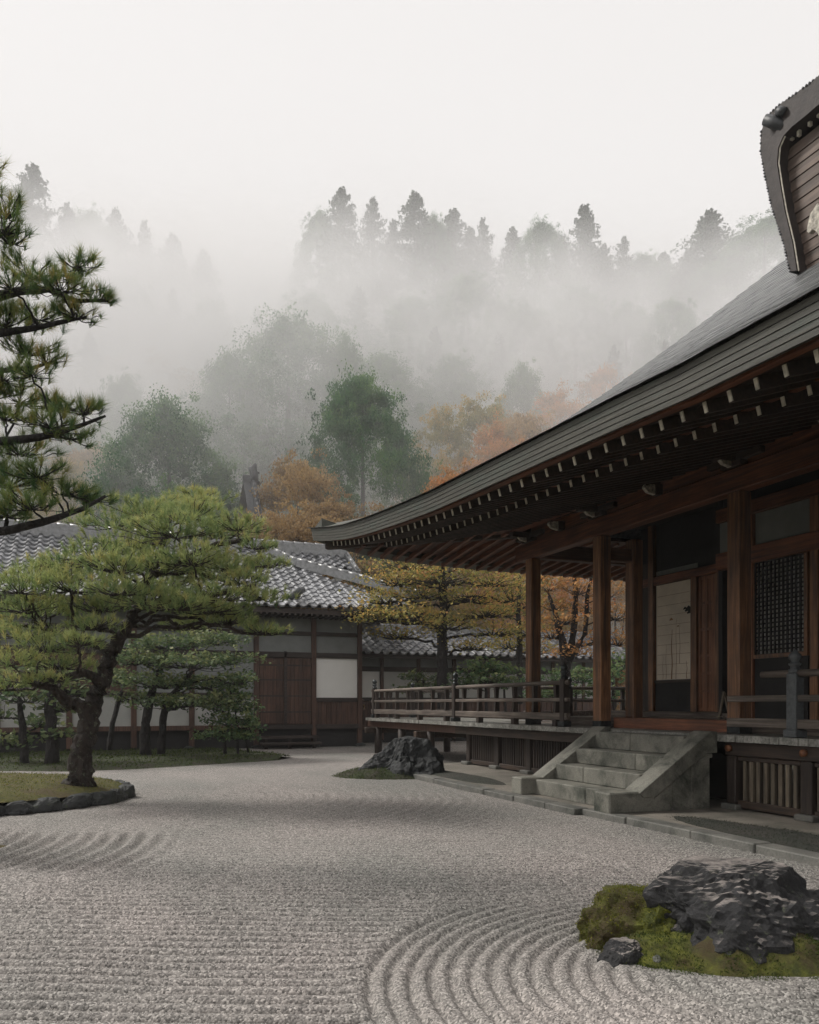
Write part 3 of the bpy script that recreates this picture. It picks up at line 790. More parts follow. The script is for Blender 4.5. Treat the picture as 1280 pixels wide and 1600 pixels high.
def build_temple():
    H = thing('temple_hall', (9.6, 9.0, 0), 'dark wooden temple hall with sweeping bark roof and open veranda', 'temple')
    # ---- columns
    def column(x, y, w=0.235, z0=DECK, z1=4.47):
        c = MB().box((x - w / 2, y - w / 2, z0), (x + w / 2, y + w / 2, z1)).build('column', WOOD_Z, H, bevel=0.018)
        MB().box((x - w / 2 - .004, y - w / 2 - .004, z0 + 0.001), (x + w / 2 + .004, y + w / 2 + .004, z0 + 0.13)).build('column_shoe', METAL, c, bevel=0.012)
        return c
    CY = (14.2, 11.86, 8.65, 5.4, 2.2, -1.0)
    for y in CY: column(8.53, y)
    column(9.26, 11.9, 0.23)
    for x, y in ((11.0, 14.2), (13.2, 14.2), (15.4, 14.2), (9.85, 5.4), (9.85, 2.2)): column(x, y, 0.22)
    # stone pads under the deck posts, deck posts
    for y in (16.95, 15.55, 14.2, 11.86):
        box('post_base', (8.30, y - .17, 0.07), (8.66, y + .17, 0.15), KERB, H, 0.015)
        box('floor_post', (8.40, y - .085, 0.15), (8.57, y + .085, 0.985), DARK_Z, H, 0.012)
    for y in (8.42, 7.2, 5.9, 4.6, 3.3, 2.1):
        box('post_base', (8.08, y - .16, 0.07), (8.40, y + .12, 0.15), KERB, H, 0.015)
        box('floor_post', (8.152, y - .085, 0.15), (8.315, y + .085, 0.797), DARK_Z, H, 0.012)
    # ---- main beams
    box('eave_beam', (8.42, -2, 4.472), (8.64, 14.75, 4.80), WOOD_Y, H, 0.015)
    box('eave_beam', (8.645, 14.09, 4.475), (15.6, 14.31, 4.78), WOOD_X, H, 0.015)
    box('tie_beam', (8.655, 11.80, 4.05), (9.14, 11.97, 4.28), WOOD_X, H, 0.01)
    box('frieze_board', (8.50, -2, 4.80), (8.56, 14.5, 5.12), WOOD_Y, H)
    box('purlin', (8.02, -2, 4.985), (8.24, 14.9, 5.15), WOOD_Y, H, 0.012)
    box('purlin', (8.5, 14.55, 4.985), (15.6, 14.75, 5.15), WOOD_X, H, 0.012)
    # brackets with pale carved noses
    nose = MB()
    prof = [(0, .0), (-.16, .03), (-.24, .10), (-.22, .15), (-.17, .12), (-.12, .16), (0, .17)]
    def bracket(y, big=True, x=8.42):
        b = MB()
        if big:
            b.box((8.36, y - .19, 4.802), (8.72, y + .19, 4.88))
            b.box((8.02, y - .07, 4.882), (8.72, y + .07, 4.983))
            b.box((8.40, y - .5, 4.884), (8.498, y + .5, 4.98))
        else:
            b.box((8.36, y - .05, 4.802), (8.498, y + .05, 4.98))
        br = b.build('bracket', DARK_Y, H, bevel=0.01)
        n = MB().prism([(8.36 + u * 0.9, 4.80 + w) for u, w in prof], 1, y - .035, y + .035)
        n.build('bracket_nose', NOSE, br, bevel=0.006)
    for y in (14.2, 11.86, 8.65, 5.4, 2.2): bracket(y)
    for y in (13.03, 10.25, 7.0, 3.8): bracket(y, False)
    # ---- rafters, two tiers, white tips
    ys = np.arange(2.6, 16.75, 0.285)
    for i, y in enumerate(ys):
        y = float(y); zb = ZB(y); lift = zb - 4.09
        # flying rafter
        p = Vector((5.0, y, zb - 0.035)); q = Vector((6.45, y, zb - 0.035 + 0.46 - lift * 0.3))
        xm = max(5.2, EX + EY - y)
        if xm < 6.45: q = p.lerp(q, (xm - 5.0) / 1.45)
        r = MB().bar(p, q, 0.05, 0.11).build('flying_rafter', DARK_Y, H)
        d = (q - p).normalized()
        MB().bar(p - d * 0.012, p - d * 0.001, 0.037, 0.092).build('rafter_tip', WHITE_TIP, r)
        if y < 16.0:
            p = Vector((5.9, y, zb + 0.15 - lift * .2)); q = Vector((8.62, y, zb + 0.15 + 0.80 - lift * 0.75))
            xm = EX + EY - y
            if xm < 6.15: continue
            if xm < 8.62: q = p.lerp(q, (xm - 5.9) / 2.72)
            r = MB().bar(p, q, 0.055, 0.115).build('base_rafter', DARK_Y, H)
            d = (q - p).normalized()
            MB().bar(p - d * 0.012, p - d * 0.001, 0.038, 0.088).build('rafter_tip', WHITE_TIP, r)
    for x in np.arange(5.6, 15.0, 0.30):
        x = float(x); z = side_z(x, 0) - 0.27
        ye = max(14.3, EY - (x - EX)); k = (EY - .35 - ye) / 2.55
        MB().bar((x, EY - 0.35, z - 0.04), (x, ye, z - .04 + 0.30 * k), 0.07, 0.10).build('side_rafter', WOOD_Y, H)
    hr = MB().bar((4.95, 16.98, 5.0), (8.5, 14.22, 5.02), 0.15, 0.21).build('hip_rafter', DARK_Y, H, bevel=0.015)
    # boards following the eave
    Y = [float(v) for v in np.linspace(-3, 17.0, 60)]
    def strip(name, mat, prof, ymax=17.0):
        """prof(y) -> closed list of (x, z)"""
        def clip(y, ps):
            xm = EX + max(0.25, EY + 0.15 - y); out = []
            for x, z in ps:
                if x > xm:
                    z = z - (x - xm) * .30; x = xm
                out.append((x, z))
            return out
        m = MB(); rows = [[(x, y, z) for x, z in clip(y, prof(y))] for y in Y if y <= ymax]
        n = len(rows[0]); vs = [p for r in rows for p in r]; fs = []
        for i in range(len(rows) - 1):
            for k in range(n):
                j = (k + 1) % n; fs.append((i * n + k, i * n + j, (i + 1) * n + j, (i + 1) * n + k))
        fs += [tuple(range(n)), tuple(range((len(rows) - 1) * n, len(rows) * n))]
        return m.add(vs, fs).build(name, mat, H)
    strip('fascia_board', WOOD_Y, lambda y: [(4.88, ZB(y) + .015), (4.88, ZB(y) + .098), (4.98, ZB(y) + .11), (4.98, ZB(y) + .02)])
    def lf(y): return (ZB(y) - 4.09)
    strip('rafter_batten', WOOD_Y, lambda y: [(5.93, ZB(y) + .222 - lf(y) * .2), (5.93, ZB(y) + .305 - lf(y) * .2), (6.03, ZB(y) + .32 - lf(y) * .2), (6.03, ZB(y) + .235 - lf(y) * .2)], 15.9)
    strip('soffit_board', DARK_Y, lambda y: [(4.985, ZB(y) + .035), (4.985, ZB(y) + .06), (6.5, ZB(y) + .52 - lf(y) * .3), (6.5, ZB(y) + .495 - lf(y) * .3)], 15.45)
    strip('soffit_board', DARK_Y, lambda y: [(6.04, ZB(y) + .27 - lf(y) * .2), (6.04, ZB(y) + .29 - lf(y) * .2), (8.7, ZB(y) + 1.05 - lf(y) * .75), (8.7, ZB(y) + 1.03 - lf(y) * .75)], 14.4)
    # side soffit
    def hip_pt(t): return (EX + t, EY - t, 5.12 + 0.02 * t)
    rows = [[(x, EY - 0.3, side_z(x, 0) - 0.20), hip_pt(x - EX) if x < 7.7 else (x, 14.2, side_z(x, 0) + 0.0)] for x in np.linspace(5.0, 15.6, 40)]
    MB().sheet(rows).build('soffit_board', WOOD_X, H)
    rows = [[(5.0, y, ZB(y) + .04), hip_pt(EY - y)] for y in np.linspace(14.2, 16.9, 14)]
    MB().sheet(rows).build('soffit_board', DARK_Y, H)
    # ---- thick layered eave edge (five lapped layers)
    for k in range(5):
        a, b_ = 0.054 * k, 0.054 * (k + 1) - 0.003
        off = 0.010 * k
        def pf(y, a=a, b_=b_, off=off):
            fl = max(0, (y - 15.2)) ** 2 * 0.035
            x0 = EX + 0.07 - off - fl
            return [(x0, ZB(y) + a), (x0 - 0.004, ZB(y) + b_), (5.6, ZB(y) + b_ + .30), (5.6, ZB(y) + a + .30)]
        strip('eave_layer', EAVEEDGE, pf)
    # side eave edge
    m = MB(); X = np.linspace(4.74, 16, 24); n = 4; vs = []; fs = []
    for x in X:
        z = side_z(max(x, EX), 0); vs += [(x, 16.6, z - .27), (x, 17.18, z - .27), (x, 17.24, z), (x, 16.6, z + 0.1)]
    for i in range(len(X) - 1):
        for k in range(4):
            j = (k + 1) % 4; fs.append((i * 4 + k, i * 4 + j, i * 4 + 4 + j, i * 4 + 4 + k))
    fs += [(0, 1, 2, 3), tuple(range(len(vs) - 4, len(vs)))]
    m.add(vs, fs).build('eave_layer', EAVEEDGE, H)
    # ---- roof surface in stepped courses
    TM = 9.0
    ts = []
    t = 0.0
    while t < TM: ts += [t - 0.004, t + 0.1395]; t += 0.14
    ts = np.array(ts)
    NY = 90
    rows = []
    for k, t in enumerate(ts):
        y1 = EY - t + 0.02
        row = []
        for v in np.linspace(0, 1, NY):
            y = -4 + (y1 + 4) * v
            fl = max(0, (y - 15.2)) ** 2 * 0.035 * math.exp(-t / 0.8)
            jit = 0.006 * mnoise.noise(Vector((t * 9, y * 3.0, 0))) + 0.004 * mnoise.noise(Vector((t * 31, y * 11, 4)))
            row.append((EX - 0.016 + t - fl, y, front_z(y, t) + (0.010 if k % 2 == 0 else 0.0) + jit))
        rows.append(row)
    MB().sheet(rows).build('roof_bark', ROOFBARK, H, kind='stuff')
    rows = []
    for t in np.linspace(0, TM, 30):
        rows.append([(EX + t + (22.7 - t - EX - t) * v, EY - t, side_z(EX + t + (22.7 - t - EX - t) * v, t)) for v in np.linspace(0, 1, 40)])
    MB().sheet(rows).build('roof_side', ROOFBARK, H)
    rows = [[(22.7 - t, -4 + (EY - t + 4) * v, PROF(t)) for v in np.linspace(0, 1, 20)] for t in np.linspace(0, TM, 20)]
    MB().sheet(rows).build('roof_back', ROOFBARK, H)
    box('ridge', (13.3, -4, PROF(TM) - .1), (14.1, 8.2, PROF(TM) + 0.5), RIDGE_TILE, H, 0.05)
    # ---- floor boards of the veranda (ends show along the edge)
    rnd = random.Random(3)
    y = 2.0; me = None; i = 0
    while y < 17.2:
        w = 0.145
        if True:
            x0 = 8.05 + rnd.uniform(-.006, .006)
            if me is None:
                o = MB().box((8.05, y + .003, 0.99), (9.4, y + w - .003, DECK)).build('floor_board', GREY_X, H); me = o.data
            else:
                o = link_mesh('floor_board', me, H, Vector((x0 + 0.675, y + w / 2, 0.99 + rnd.uniform(-.003, .003))) - wloc(H))
        y += w
    box('floor', (9.405, 2.0, 0.96), (15.5, 14.3, DECK - .004), DARK_Y, H)
    box('floor', (9.405, 14.31, 0.96), (13, 17.19, DECK - .006), GREY_Y, H)
    box('edge_beam', (8.16, 11.3, 0.80), (8.30, 17.15, 0.985), DARK_Y, H, 0.012)
    box('edge_beam', (8.14, 2.0, 0.80), (8.30, 8.52, 0.985), DARK_Y, H, 0.012)
    for y in (3.3, 4.6, 5.9, 7.2, 8.42):
        e = MB(); e.tube([(8.09, y, 0.9), (8.15, y, 0.9)], 0.045, 10); e.build('nail_cover', DOOR_Z, H, True)
    # raised sill and inner floor
    box('sill_board', (8.66, 8.78, DECK), (8.80, 11.7, 1.262), WOOD_Y, H, 0.01)
    box('inner_floor', (8.80, 2.0, 1.085), (15.4, 13.9, 1.255), GREY_Y, H)
    box('inner_step', (9.9, 9.72, 1.256), (11.4, 13.9, 1.35), GREY_Y, H, 0.01)
    # ---- lattice under the deck
    def lattice(y0, y1, mat, step, w, z0=0.20, z1=0.80, base_mat=DARK_Y, X=8.42, cap=.10):
        la = MB()
        la.box((X, y0, z0 - .10), (X + .10, y1, z0)); la.box((X, y0, z1), (X + .10, y1, z1 + cap))
        fr = la.build('lattice_frame', base_mat, H, bevel=0.008)
        y = y0 + step * 0.6; me = None
        while y < y1 - w:
            if me is None:
                o = MB().box((X + .02, y, z0 + .001), (X + .02 + w, y + w, z1 - .001)).build('slat', mat, fr, bevel=0.006); me = o.data; lz = o.location.copy(); y00 = y
            else:
                o = link_mesh('slat', me, fr, lz + Vector((random.uniform(-.004, .004), y - y00, 0)), (0, 0, random.uniform(-.03, .03)))
            y += step
    seg = ((11.96, 14.1), (14.3, 15.45), (15.65, 16.85))
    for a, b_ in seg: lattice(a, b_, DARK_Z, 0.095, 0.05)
    for a, b_ in ((2.2, 3.2), (3.4, 4.5), (4.7, 5.8), (6.0, 7.1), (7.3, 8.32)): lattice(a, b_, SLAT_Z, 0.118, 0.06, z1=0.735, X=8.18, cap=.06)
    box('under_floor_shade', (9.2, 2.0, 0.07), (9.3, 8.3, 0.95), BLACK, H)  # black sheets behind the lattice stand in for shade under the deck
    box('under_floor_shade', (8.9, 8.3, 0.07), (9.0, 17, 0.95), BLACK, H)
    # ---- walls: front wall with plaster band and lattice shutter, recess with painted screens
    W = 9.8
    box('wall_beam', (W - .06, 2.0, 3.72), (W + .1, 10.4, 3.99), WOOD_Y, H, 0.01)
    box('wall_beam', (W - .06, 2.0, 4.50), (W + .1, 10.4, 4.72), WOOD_Y, H, 0.01)
    box('plaster_panel', (W + .02, 8.55, 3.99), (W + .06, 9.62, 4.50), PLASTER_OLD, H)
    box('plaster_panel', (W + .02, 9.74, 3.99), (W + .06, 10.38, 4.50), PLASTER_OLD, H)
    box('plaster_panel', (W + .02, 5.5, 3.99), (W + .06, 8.41, 4.50), PLASTER_OLD, H)
    box('wall_post', (W - .05, 9.62, 1.256), (W + .09, 9.74, 4.499), DOOR_Z, H, 0.008)
    box('wall_post', (W - .05, 8.41, 1.256), (W + .09, 8.55, 4.499), WOOD_Z, H, 0.008)
    box('wall_post', (W - .05, 6.9, 1.256), (W + .09, 7.04, 4.499), WOOD_Z, H, 0.008)
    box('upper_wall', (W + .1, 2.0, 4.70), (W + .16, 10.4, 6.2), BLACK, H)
    # lattice shutter
    y0, y1, z0, z1 = 8.66, 9.60, 2.27, 3.71
    sh = MB()
    sh.box((W - .03, y0 - .06, z0 - .06), (W + .05, y0, z1)); sh.box((W - .03, y1, z0 - .06), (W + .05, y1 + .02, z1)); sh.box((W - .03, y0, z0 - .06), (W + .05, y1, z0))
    shu = sh.build('lattice_shutter', WOOD_Z, H)
    box('shutter_paper', (W + .03, y0, z0), (W + .036, y1, z1), PAPER, shu)
    m = MB(); n = 12
    for k in range(n + 1):
        y = y0 + (y1 - y0) * k / n; m.box((W - .02, y - .015, z0), (W + .002, y + .015, z1))
    m.build('lattice_bar', BLACK, shu)
    m = MB(); n = 21
    for k in range(n + 1):
        z = z0 + (z1 - z0) * k / n; m.box((W + .003, y0, z - .011), (W + .022, y1, z + .011))
    m.build('lattice_bar', BLACK, shu)
    box('lower_panel', (W - .01, y0 - .05, 1.256), (W + .03, y1, z0 - .062), BLACK, H)
    box('interior_shade', (W + 1.2, 2.0, 1.256), (W + 1.3, 8.6, 4.7), BLACK, H)  # black sheet painting the shade inside the wall opening
    # recess
    B = 11.0
    box('wall_post', (B - .08, 13.42, 1.256), (B + .1, 13.58, 5.2), WOOD_Z, H)
    box('wall_beam', (B - .07, 11.0, 3.95), (B + .09, 13.9, 4.12), WOOD_Y, H, 0.01)
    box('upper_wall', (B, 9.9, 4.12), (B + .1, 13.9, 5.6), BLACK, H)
    box('wall_panel', (B - .02, 13.581, 1.256), (B + .05, 14.08, 4.45), DARK_Z, H)
    box('lintel_panel', (B - .012, 12.2, 4.14), (B - .002, 13.4, 4.23), PLASTER_OLD, H)
    scr = box('painted_screen', (B - .01, 12.32, 1.99), (B + .02, 13.40, 3.94), plain('aged_screen_paper', (0.76, 0.67, 0.55), 0.9, 0.15, 1.4, 0.03), H)
    rnd = random.Random(8)
    im = MB()
    for k in range(9):
        z = 2.1 + k * 0.2; im.box((B - .0145, 12.36 + rnd.uniform(0, .1), z), (B - .0115, 13.36, z + .006))
    im.build('paper_seam', SEPIA, scr)
    for yy, za, zb_, w in ((12.93, 2.0, 3.0, .02), (12.80, 2.0, 3.2, .008), (12.70, 2.3, 3.1, .008), (13.1, 2.0, 2.7, .007), (12.5, 2.0, 2.35, .012), (13.2, 2.0, 2.5, .006)):
        m = MB(); m.tube([(B - .0125, yy + 0.01 * math.sin(q * 9 + yy * 5), za + (zb_ - za) * q) for q in np.linspace(0, 1, 8)], [w * (1 - .6 * q) for q in np.linspace(0, 1, 8)], 5)
        m.v = [(B - .0118 + (x - (B - .0125)) * 0.06, y, z) for x, y, z in m.v]
        m.build('painted_stem', SEPIA, scr)
    for k, (yy, zz, s) in enumerate(((12.45, 3.35, .10), (12.40, 3.30, .09), (12.55, 3.38, .05), (12.95, 3.2, .05), (12.75, 3.05, .03))):
        m = MB().tube([(B - .0128, yy - s, zz), (B - .0128, yy, zz + s * .3), (B - .0128, yy + s, zz - s * .2)], [s * .25, s * .55, s * .15], 7)
        m.v = [(B - .0118 + (x - (B - .0128)) * 0.04, y, z) for x, y, z in m.v]
        m.build('painted_blot', INK if k < 3 else SEPIA, scr)
    box('lower_panel', (B - .02, 12.32, 1.35), (B + .02, 13.42, 1.93), BLACK, H)
    box('screen_rail', (B - .05, 12.3, 1.93), (B + .04, 13.42, 1.989), DARK_Y, H)
    box('wall_post', (B - .08, 12.16, 1.256), (B + .08, 12.32, 3.949), WOOD_Z, H)
    d = box('panelled_door', (B - .02, 11.72, 1.36), (B + .02, 12.15, 3.94), DOOR_Z, H)
    for z in (1.38, 1.72, 2.06, 2.4, 2.9, 3.4, 3.88): box('door_rail', (B - .035, 11.72, z), (B - .021, 12.15, z + .05), DOOR_Z, d)
    for y in (11.72, 11.905, 12.09): box('door_stile', (B - .0365, y, 1.361), (B - .0215, y + .06, 3.93), DOOR_Z, d)
    box('wall_post', (B - .05, 11.60, 1.256), (B + .05, 11.71, 3.949), WOOD_Z, H)
    s2 = box('paper_screen', (B - .0, 10.7, 1.36), (B + .02, 11.6, 3.94), PAPER, H)
    for z in (1.38, 2.1, 2.28, 2.62, 2.95, 3.12, 3.5): box('screen_bar', (B - .03, 10.7, z), (B - .001, 11.6, z + .025), DARK_Y, s2)
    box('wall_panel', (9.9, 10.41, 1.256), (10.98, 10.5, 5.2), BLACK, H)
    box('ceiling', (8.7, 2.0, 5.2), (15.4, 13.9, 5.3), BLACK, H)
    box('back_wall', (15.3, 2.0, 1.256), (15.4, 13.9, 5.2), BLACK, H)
    box('side_wall', (B + .1, 13.7, 1.09), (15.3, 13.8, 5.2), WOOD_X, H)
    # ---- gable on the front slope, seen from below
    GX = 9.4
    outer = [(1236, 424), (1226, 380), (1207, 322), (1197, 276), (1190, 236), (1191, 206), (1201, 181), (1219, 164), (1240, 150), (1262, 134), (1287, 114)]
    inner = [(1250, 424), (1243, 380), (1231, 330), (1224, 290), (1219, 256), (1221, 232), (1229, 214), (1243, 199), (1262, 184), (1282, 167), (1300, 153)]
    O = [on_X(x, y, GX) for x, y in outer]; I = [on_X(x, y, GX) for x, y in inner]
    for L in (O, I):
        p, q = L[-2], L[-1]; sl = (q.z - p.z) / (q.y - p.y)
        for k in range(1, 7): L.append(Vector((GX, q.y - 0.3 * k, q.z - sl * 0.3 * k * (1 - k * 0.08))))
    # mirror about the middle to complete the gable out of the picture
    ym = O[-1].y
    def full(L): return [(p.y, p.z) for p in L] + [(2 * ym - p.y, p.z) for p in L[::-1][1:]]
    fo, fi = full(O), full(I)
    m = MB(); n = len(fo)
    secs = [(GX - 0.02, 0.0), (GX + 4.2, 0.0)]
    vs = []; fs = []
    for (x, k) in secs:
        for a, b_ in zip(fo, fi): vs += [(x, a[0], a[1]), (x, b_[0], b_[1])]
    for i in range(n - 1):
        a = 2 * i
        fs += [(a, a + 1, a + 3, a + 2), (2 * n + a, 2 * n + a + 2, 2 * n + a + 3, 2 * n + a + 1), (a, a + 2, 2 * n + a + 2, 2 * n + a), (a + 1, 2 * n + a + 1, 2 * n + a + 3, a + 3)]
    m.add(vs, fs).build('gable_roof', GABLE_EDGE, H)
    # white painted line along the inner edge
    m = MB()
    m.tube([(GX - 0.03, a - 0.008, b_) for a, b_ in fi[:7]], 0.011, 5); m.build('verge_line', WHITE_TIP, H)
    # bargeboard between
    m = MB(); vs = []; fs = []
    mid = [((a[0] * .35 + b_[0] * .65), (a[1] * .35 + b_[1] * .65)) for a, b_ in zip(fo, fi)]
    for x in (GX - 0.06, GX - 0.021):
        for a, b_ in zip(mid, fi): vs += [(x, a[0], a[1]), (x, b_[0], b_[1])]
    for i in range(n - 1):
        a = 2 * i
        fs += [(a, a + 1, a + 3, a + 2), (2 * n + a, 2 * n + a + 2, 2 * n + a + 3, 2 * n + a + 1), (a, a + 2, 2 * n + a + 2, 2 * n + a), (a + 1, 2 * n + a + 1, 2 * n + a + 3, a + 3)]
    m.add(vs, fs).build('bargeboard', GABLE_EDGE, H)
    # boards closing the gable
    fib = [(y + 0, z) for y, z in fi]
    zlo, zhi = 6.9, max(z for y, z in fi) + 0.1
    k = 0; z = zlo
    poly_y = [p[0] for p in fi[:len(I)]]; poly_z = [p[1] for p in fi[:len(I)]]
    order = np.argsort(poly_z); pz = np.array(poly_z)[order]; py = np.array(poly_y)[order]
    while z < zhi - 0.02:
        zz = min(z + 0.085, zhi)
        ya = float(np.interp(z + .08, pz, py)) + 0.16; yb = 2 * ym - ya
        box('gable_board', (GX + 0.14 + 0.012 * (k % 2), yb, z), (GX + 0.19 + 0.012 * (k % 2), ya, zz - .008), GABLE_WOOD, H)
        z = zz; k += 1
    # verge tiles: round ends along the outer edge
    cyl = None
    dens = []
    for a, b_ in zip(fo[:len(O)], fo[1:len(O)]):
        L = math.hypot(b_[0] - a[0], b_[1] - a[1]); nn = max(1, int(L / 0.05))
        for q in range(nn): dens.append((a[0] + (b_[0] - a[0]) * q / nn, a[1] + (b_[1] - a[1]) * q / nn))
    for (y, z) in dens:
        if cyl is None:
            o = MB().tube([(GX - .022, y, z), (GX + 0.5, y, z)], 0.017, 8).build('verge_tile', TILE_DARK, H, True); cyl = o.data; c0 = o.location.copy(); yz0 = (y, z)
        else:
            link_mesh('verge_tile', cyl, H, c0 + Vector((random.uniform(-.01, .01), y - yz0[0], z - yz0[1])))
    # ridge-end ornament at the shoulder
    oc = on_X(1207, 188, GX - 0.05)
    m = MB().tube([oc + Vector((-0.08, 0.06, 0.03)), oc + Vector((0, -0.04, -0.06)), oc + Vector((0.03, -0.18, -0.22))], [0.075, 0.085, 0.06], 9)
    m.tube([oc + Vector((-0.02, -0.12, 0.06)), oc + Vector((0.02, -0.2, -0.02))], [0.06, 0.07], 8)
    m.build('ridge_end', TILE_DARK, H, True)
    # rafter tips inside the gable
    for (x, y) in ((1226, 222), (1238, 208), (1249, 202), (1266, 186), (1280, 172), (1296, 160)):
        p = on_X(x, y + 4, GX + 0.1)
        MB().bar(p + Vector((0, 0, -.06)), p + Vector((0, 0, .05)), 0.04, 0.05, up=(1, 0, 0)).build('gable_rafter_tip', WHITE_TIP, H)
    # pendant carving
    pp = [(1281, 318), (1276, 326), (1269, 336), (1266, 350), (1264, 363), (1268, 366), (1274, 360), (1279, 363), (1285, 372), (1292, 362), (1298, 350), (1296, 336), (1288, 326)]
    pts = [on_X(x, y, GX + 0.02) for x, y in pp]
    MB().prism([(p.y, p.z) for p in pts], 0, GX - 0.03, GX + 0.06).build('gable_pendant', NOSE, H, bevel=0.01)

    # ---- stone stair
    S = thing('stone_staircase', (7.4, 9.9, 0.075), 'pale stone stair with sloping side walls rising to the veranda', 'stairs')
    z0 = 0.07; rise = 0.237; x0 = 6.62; tread = 0.375
    for k in range(4):
        za, zb_ = z0 + rise * k, z0 + rise * (k + 1)
        xa = x0 + tread * k
        cut = 9.95 + (-0.35, 0.25, -0.5, 0.1)[k]
        last = k == 3
        for a, b_ in ((8.875, cut - .003), (cut + .003, 10.965)):
            box('step_stone', (xa, a, za + .001), (8.04, b_, zb_ + (0.03 if last else 0)), STONE, S, 0.012)
    for ya, yb in ((10.97, 11.26), (8.58, 8.87)):
        # sloping coping, stepped facing stones, base block
        MB().prism([(6.80, 0.27), (7.0, 0.27), (7.86, 0.83), (8.045, 0.83), (8.045, 1.125), (7.93, 1.125), (6.74, 0.33)], 1, ya - .03, yb + .03).build('coping_stone', STONE, S, bevel=0.007)
        MB().prism([(6.9, 0.07), (6.9, 0.203), (7.02, 0.268), (7.3, 0.45), (7.3, 0.07)], 1, ya, yb).build('cheek_stone', STONE, S, bevel=0.008)
        MB().prism([(7.306, 0.07), (7.306, 0.452), (7.62, 0.66), (7.62, 0.07)], 1, ya + .01, yb - .01).build('cheek_stone', STONE, S, bevel=0.008)
        MB().prism([(7.626, 0.07), (7.626, 0.664), (7.86, 0.82), (8.0, 0.82), (8.0, 0.76), (7.95, 0.76), (7.95, 0.07)], 1, ya + .01, yb - .01).build('cheek_stone', STONE, S, bevel=0.008)
    box('newel_block', (6.28, 8.57, 0.07), (7.0, 8.92, 0.345), STONE, S, 0.018)
    box('newel_block', (6.36, 10.95, 0.07), (6.76, 11.27, 0.34), STONE, S, 0.018)

    # ---- pale little stand inside
    st = thing('floor_stand', on_X(1130, 1112, 9.4) * 1.0, 'small pale folding stand on the floor behind the stair-side column', 'stand')
    b0 = Vector((9.4, on_X(1130, 1112, 9.4).y, 1.256)); st.location = b0
    MB().bar(b0 + Vector((0, .09, 0)), b0 + Vector((0, -.02, .44)), 0.035, 0.02, up=(1, 0, 0)).build('leg', SLAT_Z, st)
    MB().bar(b0 + Vector((.03, -.12, 0)), b0 + Vector((.03, .0, .42)), 0.03, 0.03, up=(1, 0, 0)).build('leg', SLAT_Z, st)
    MB().bar(b0 + Vector((-.03, .22, .03)), b0 + Vector((-.03, -.05, .05)), 0.03, 0.02).build('foot_bar', SLAT_Z, st)

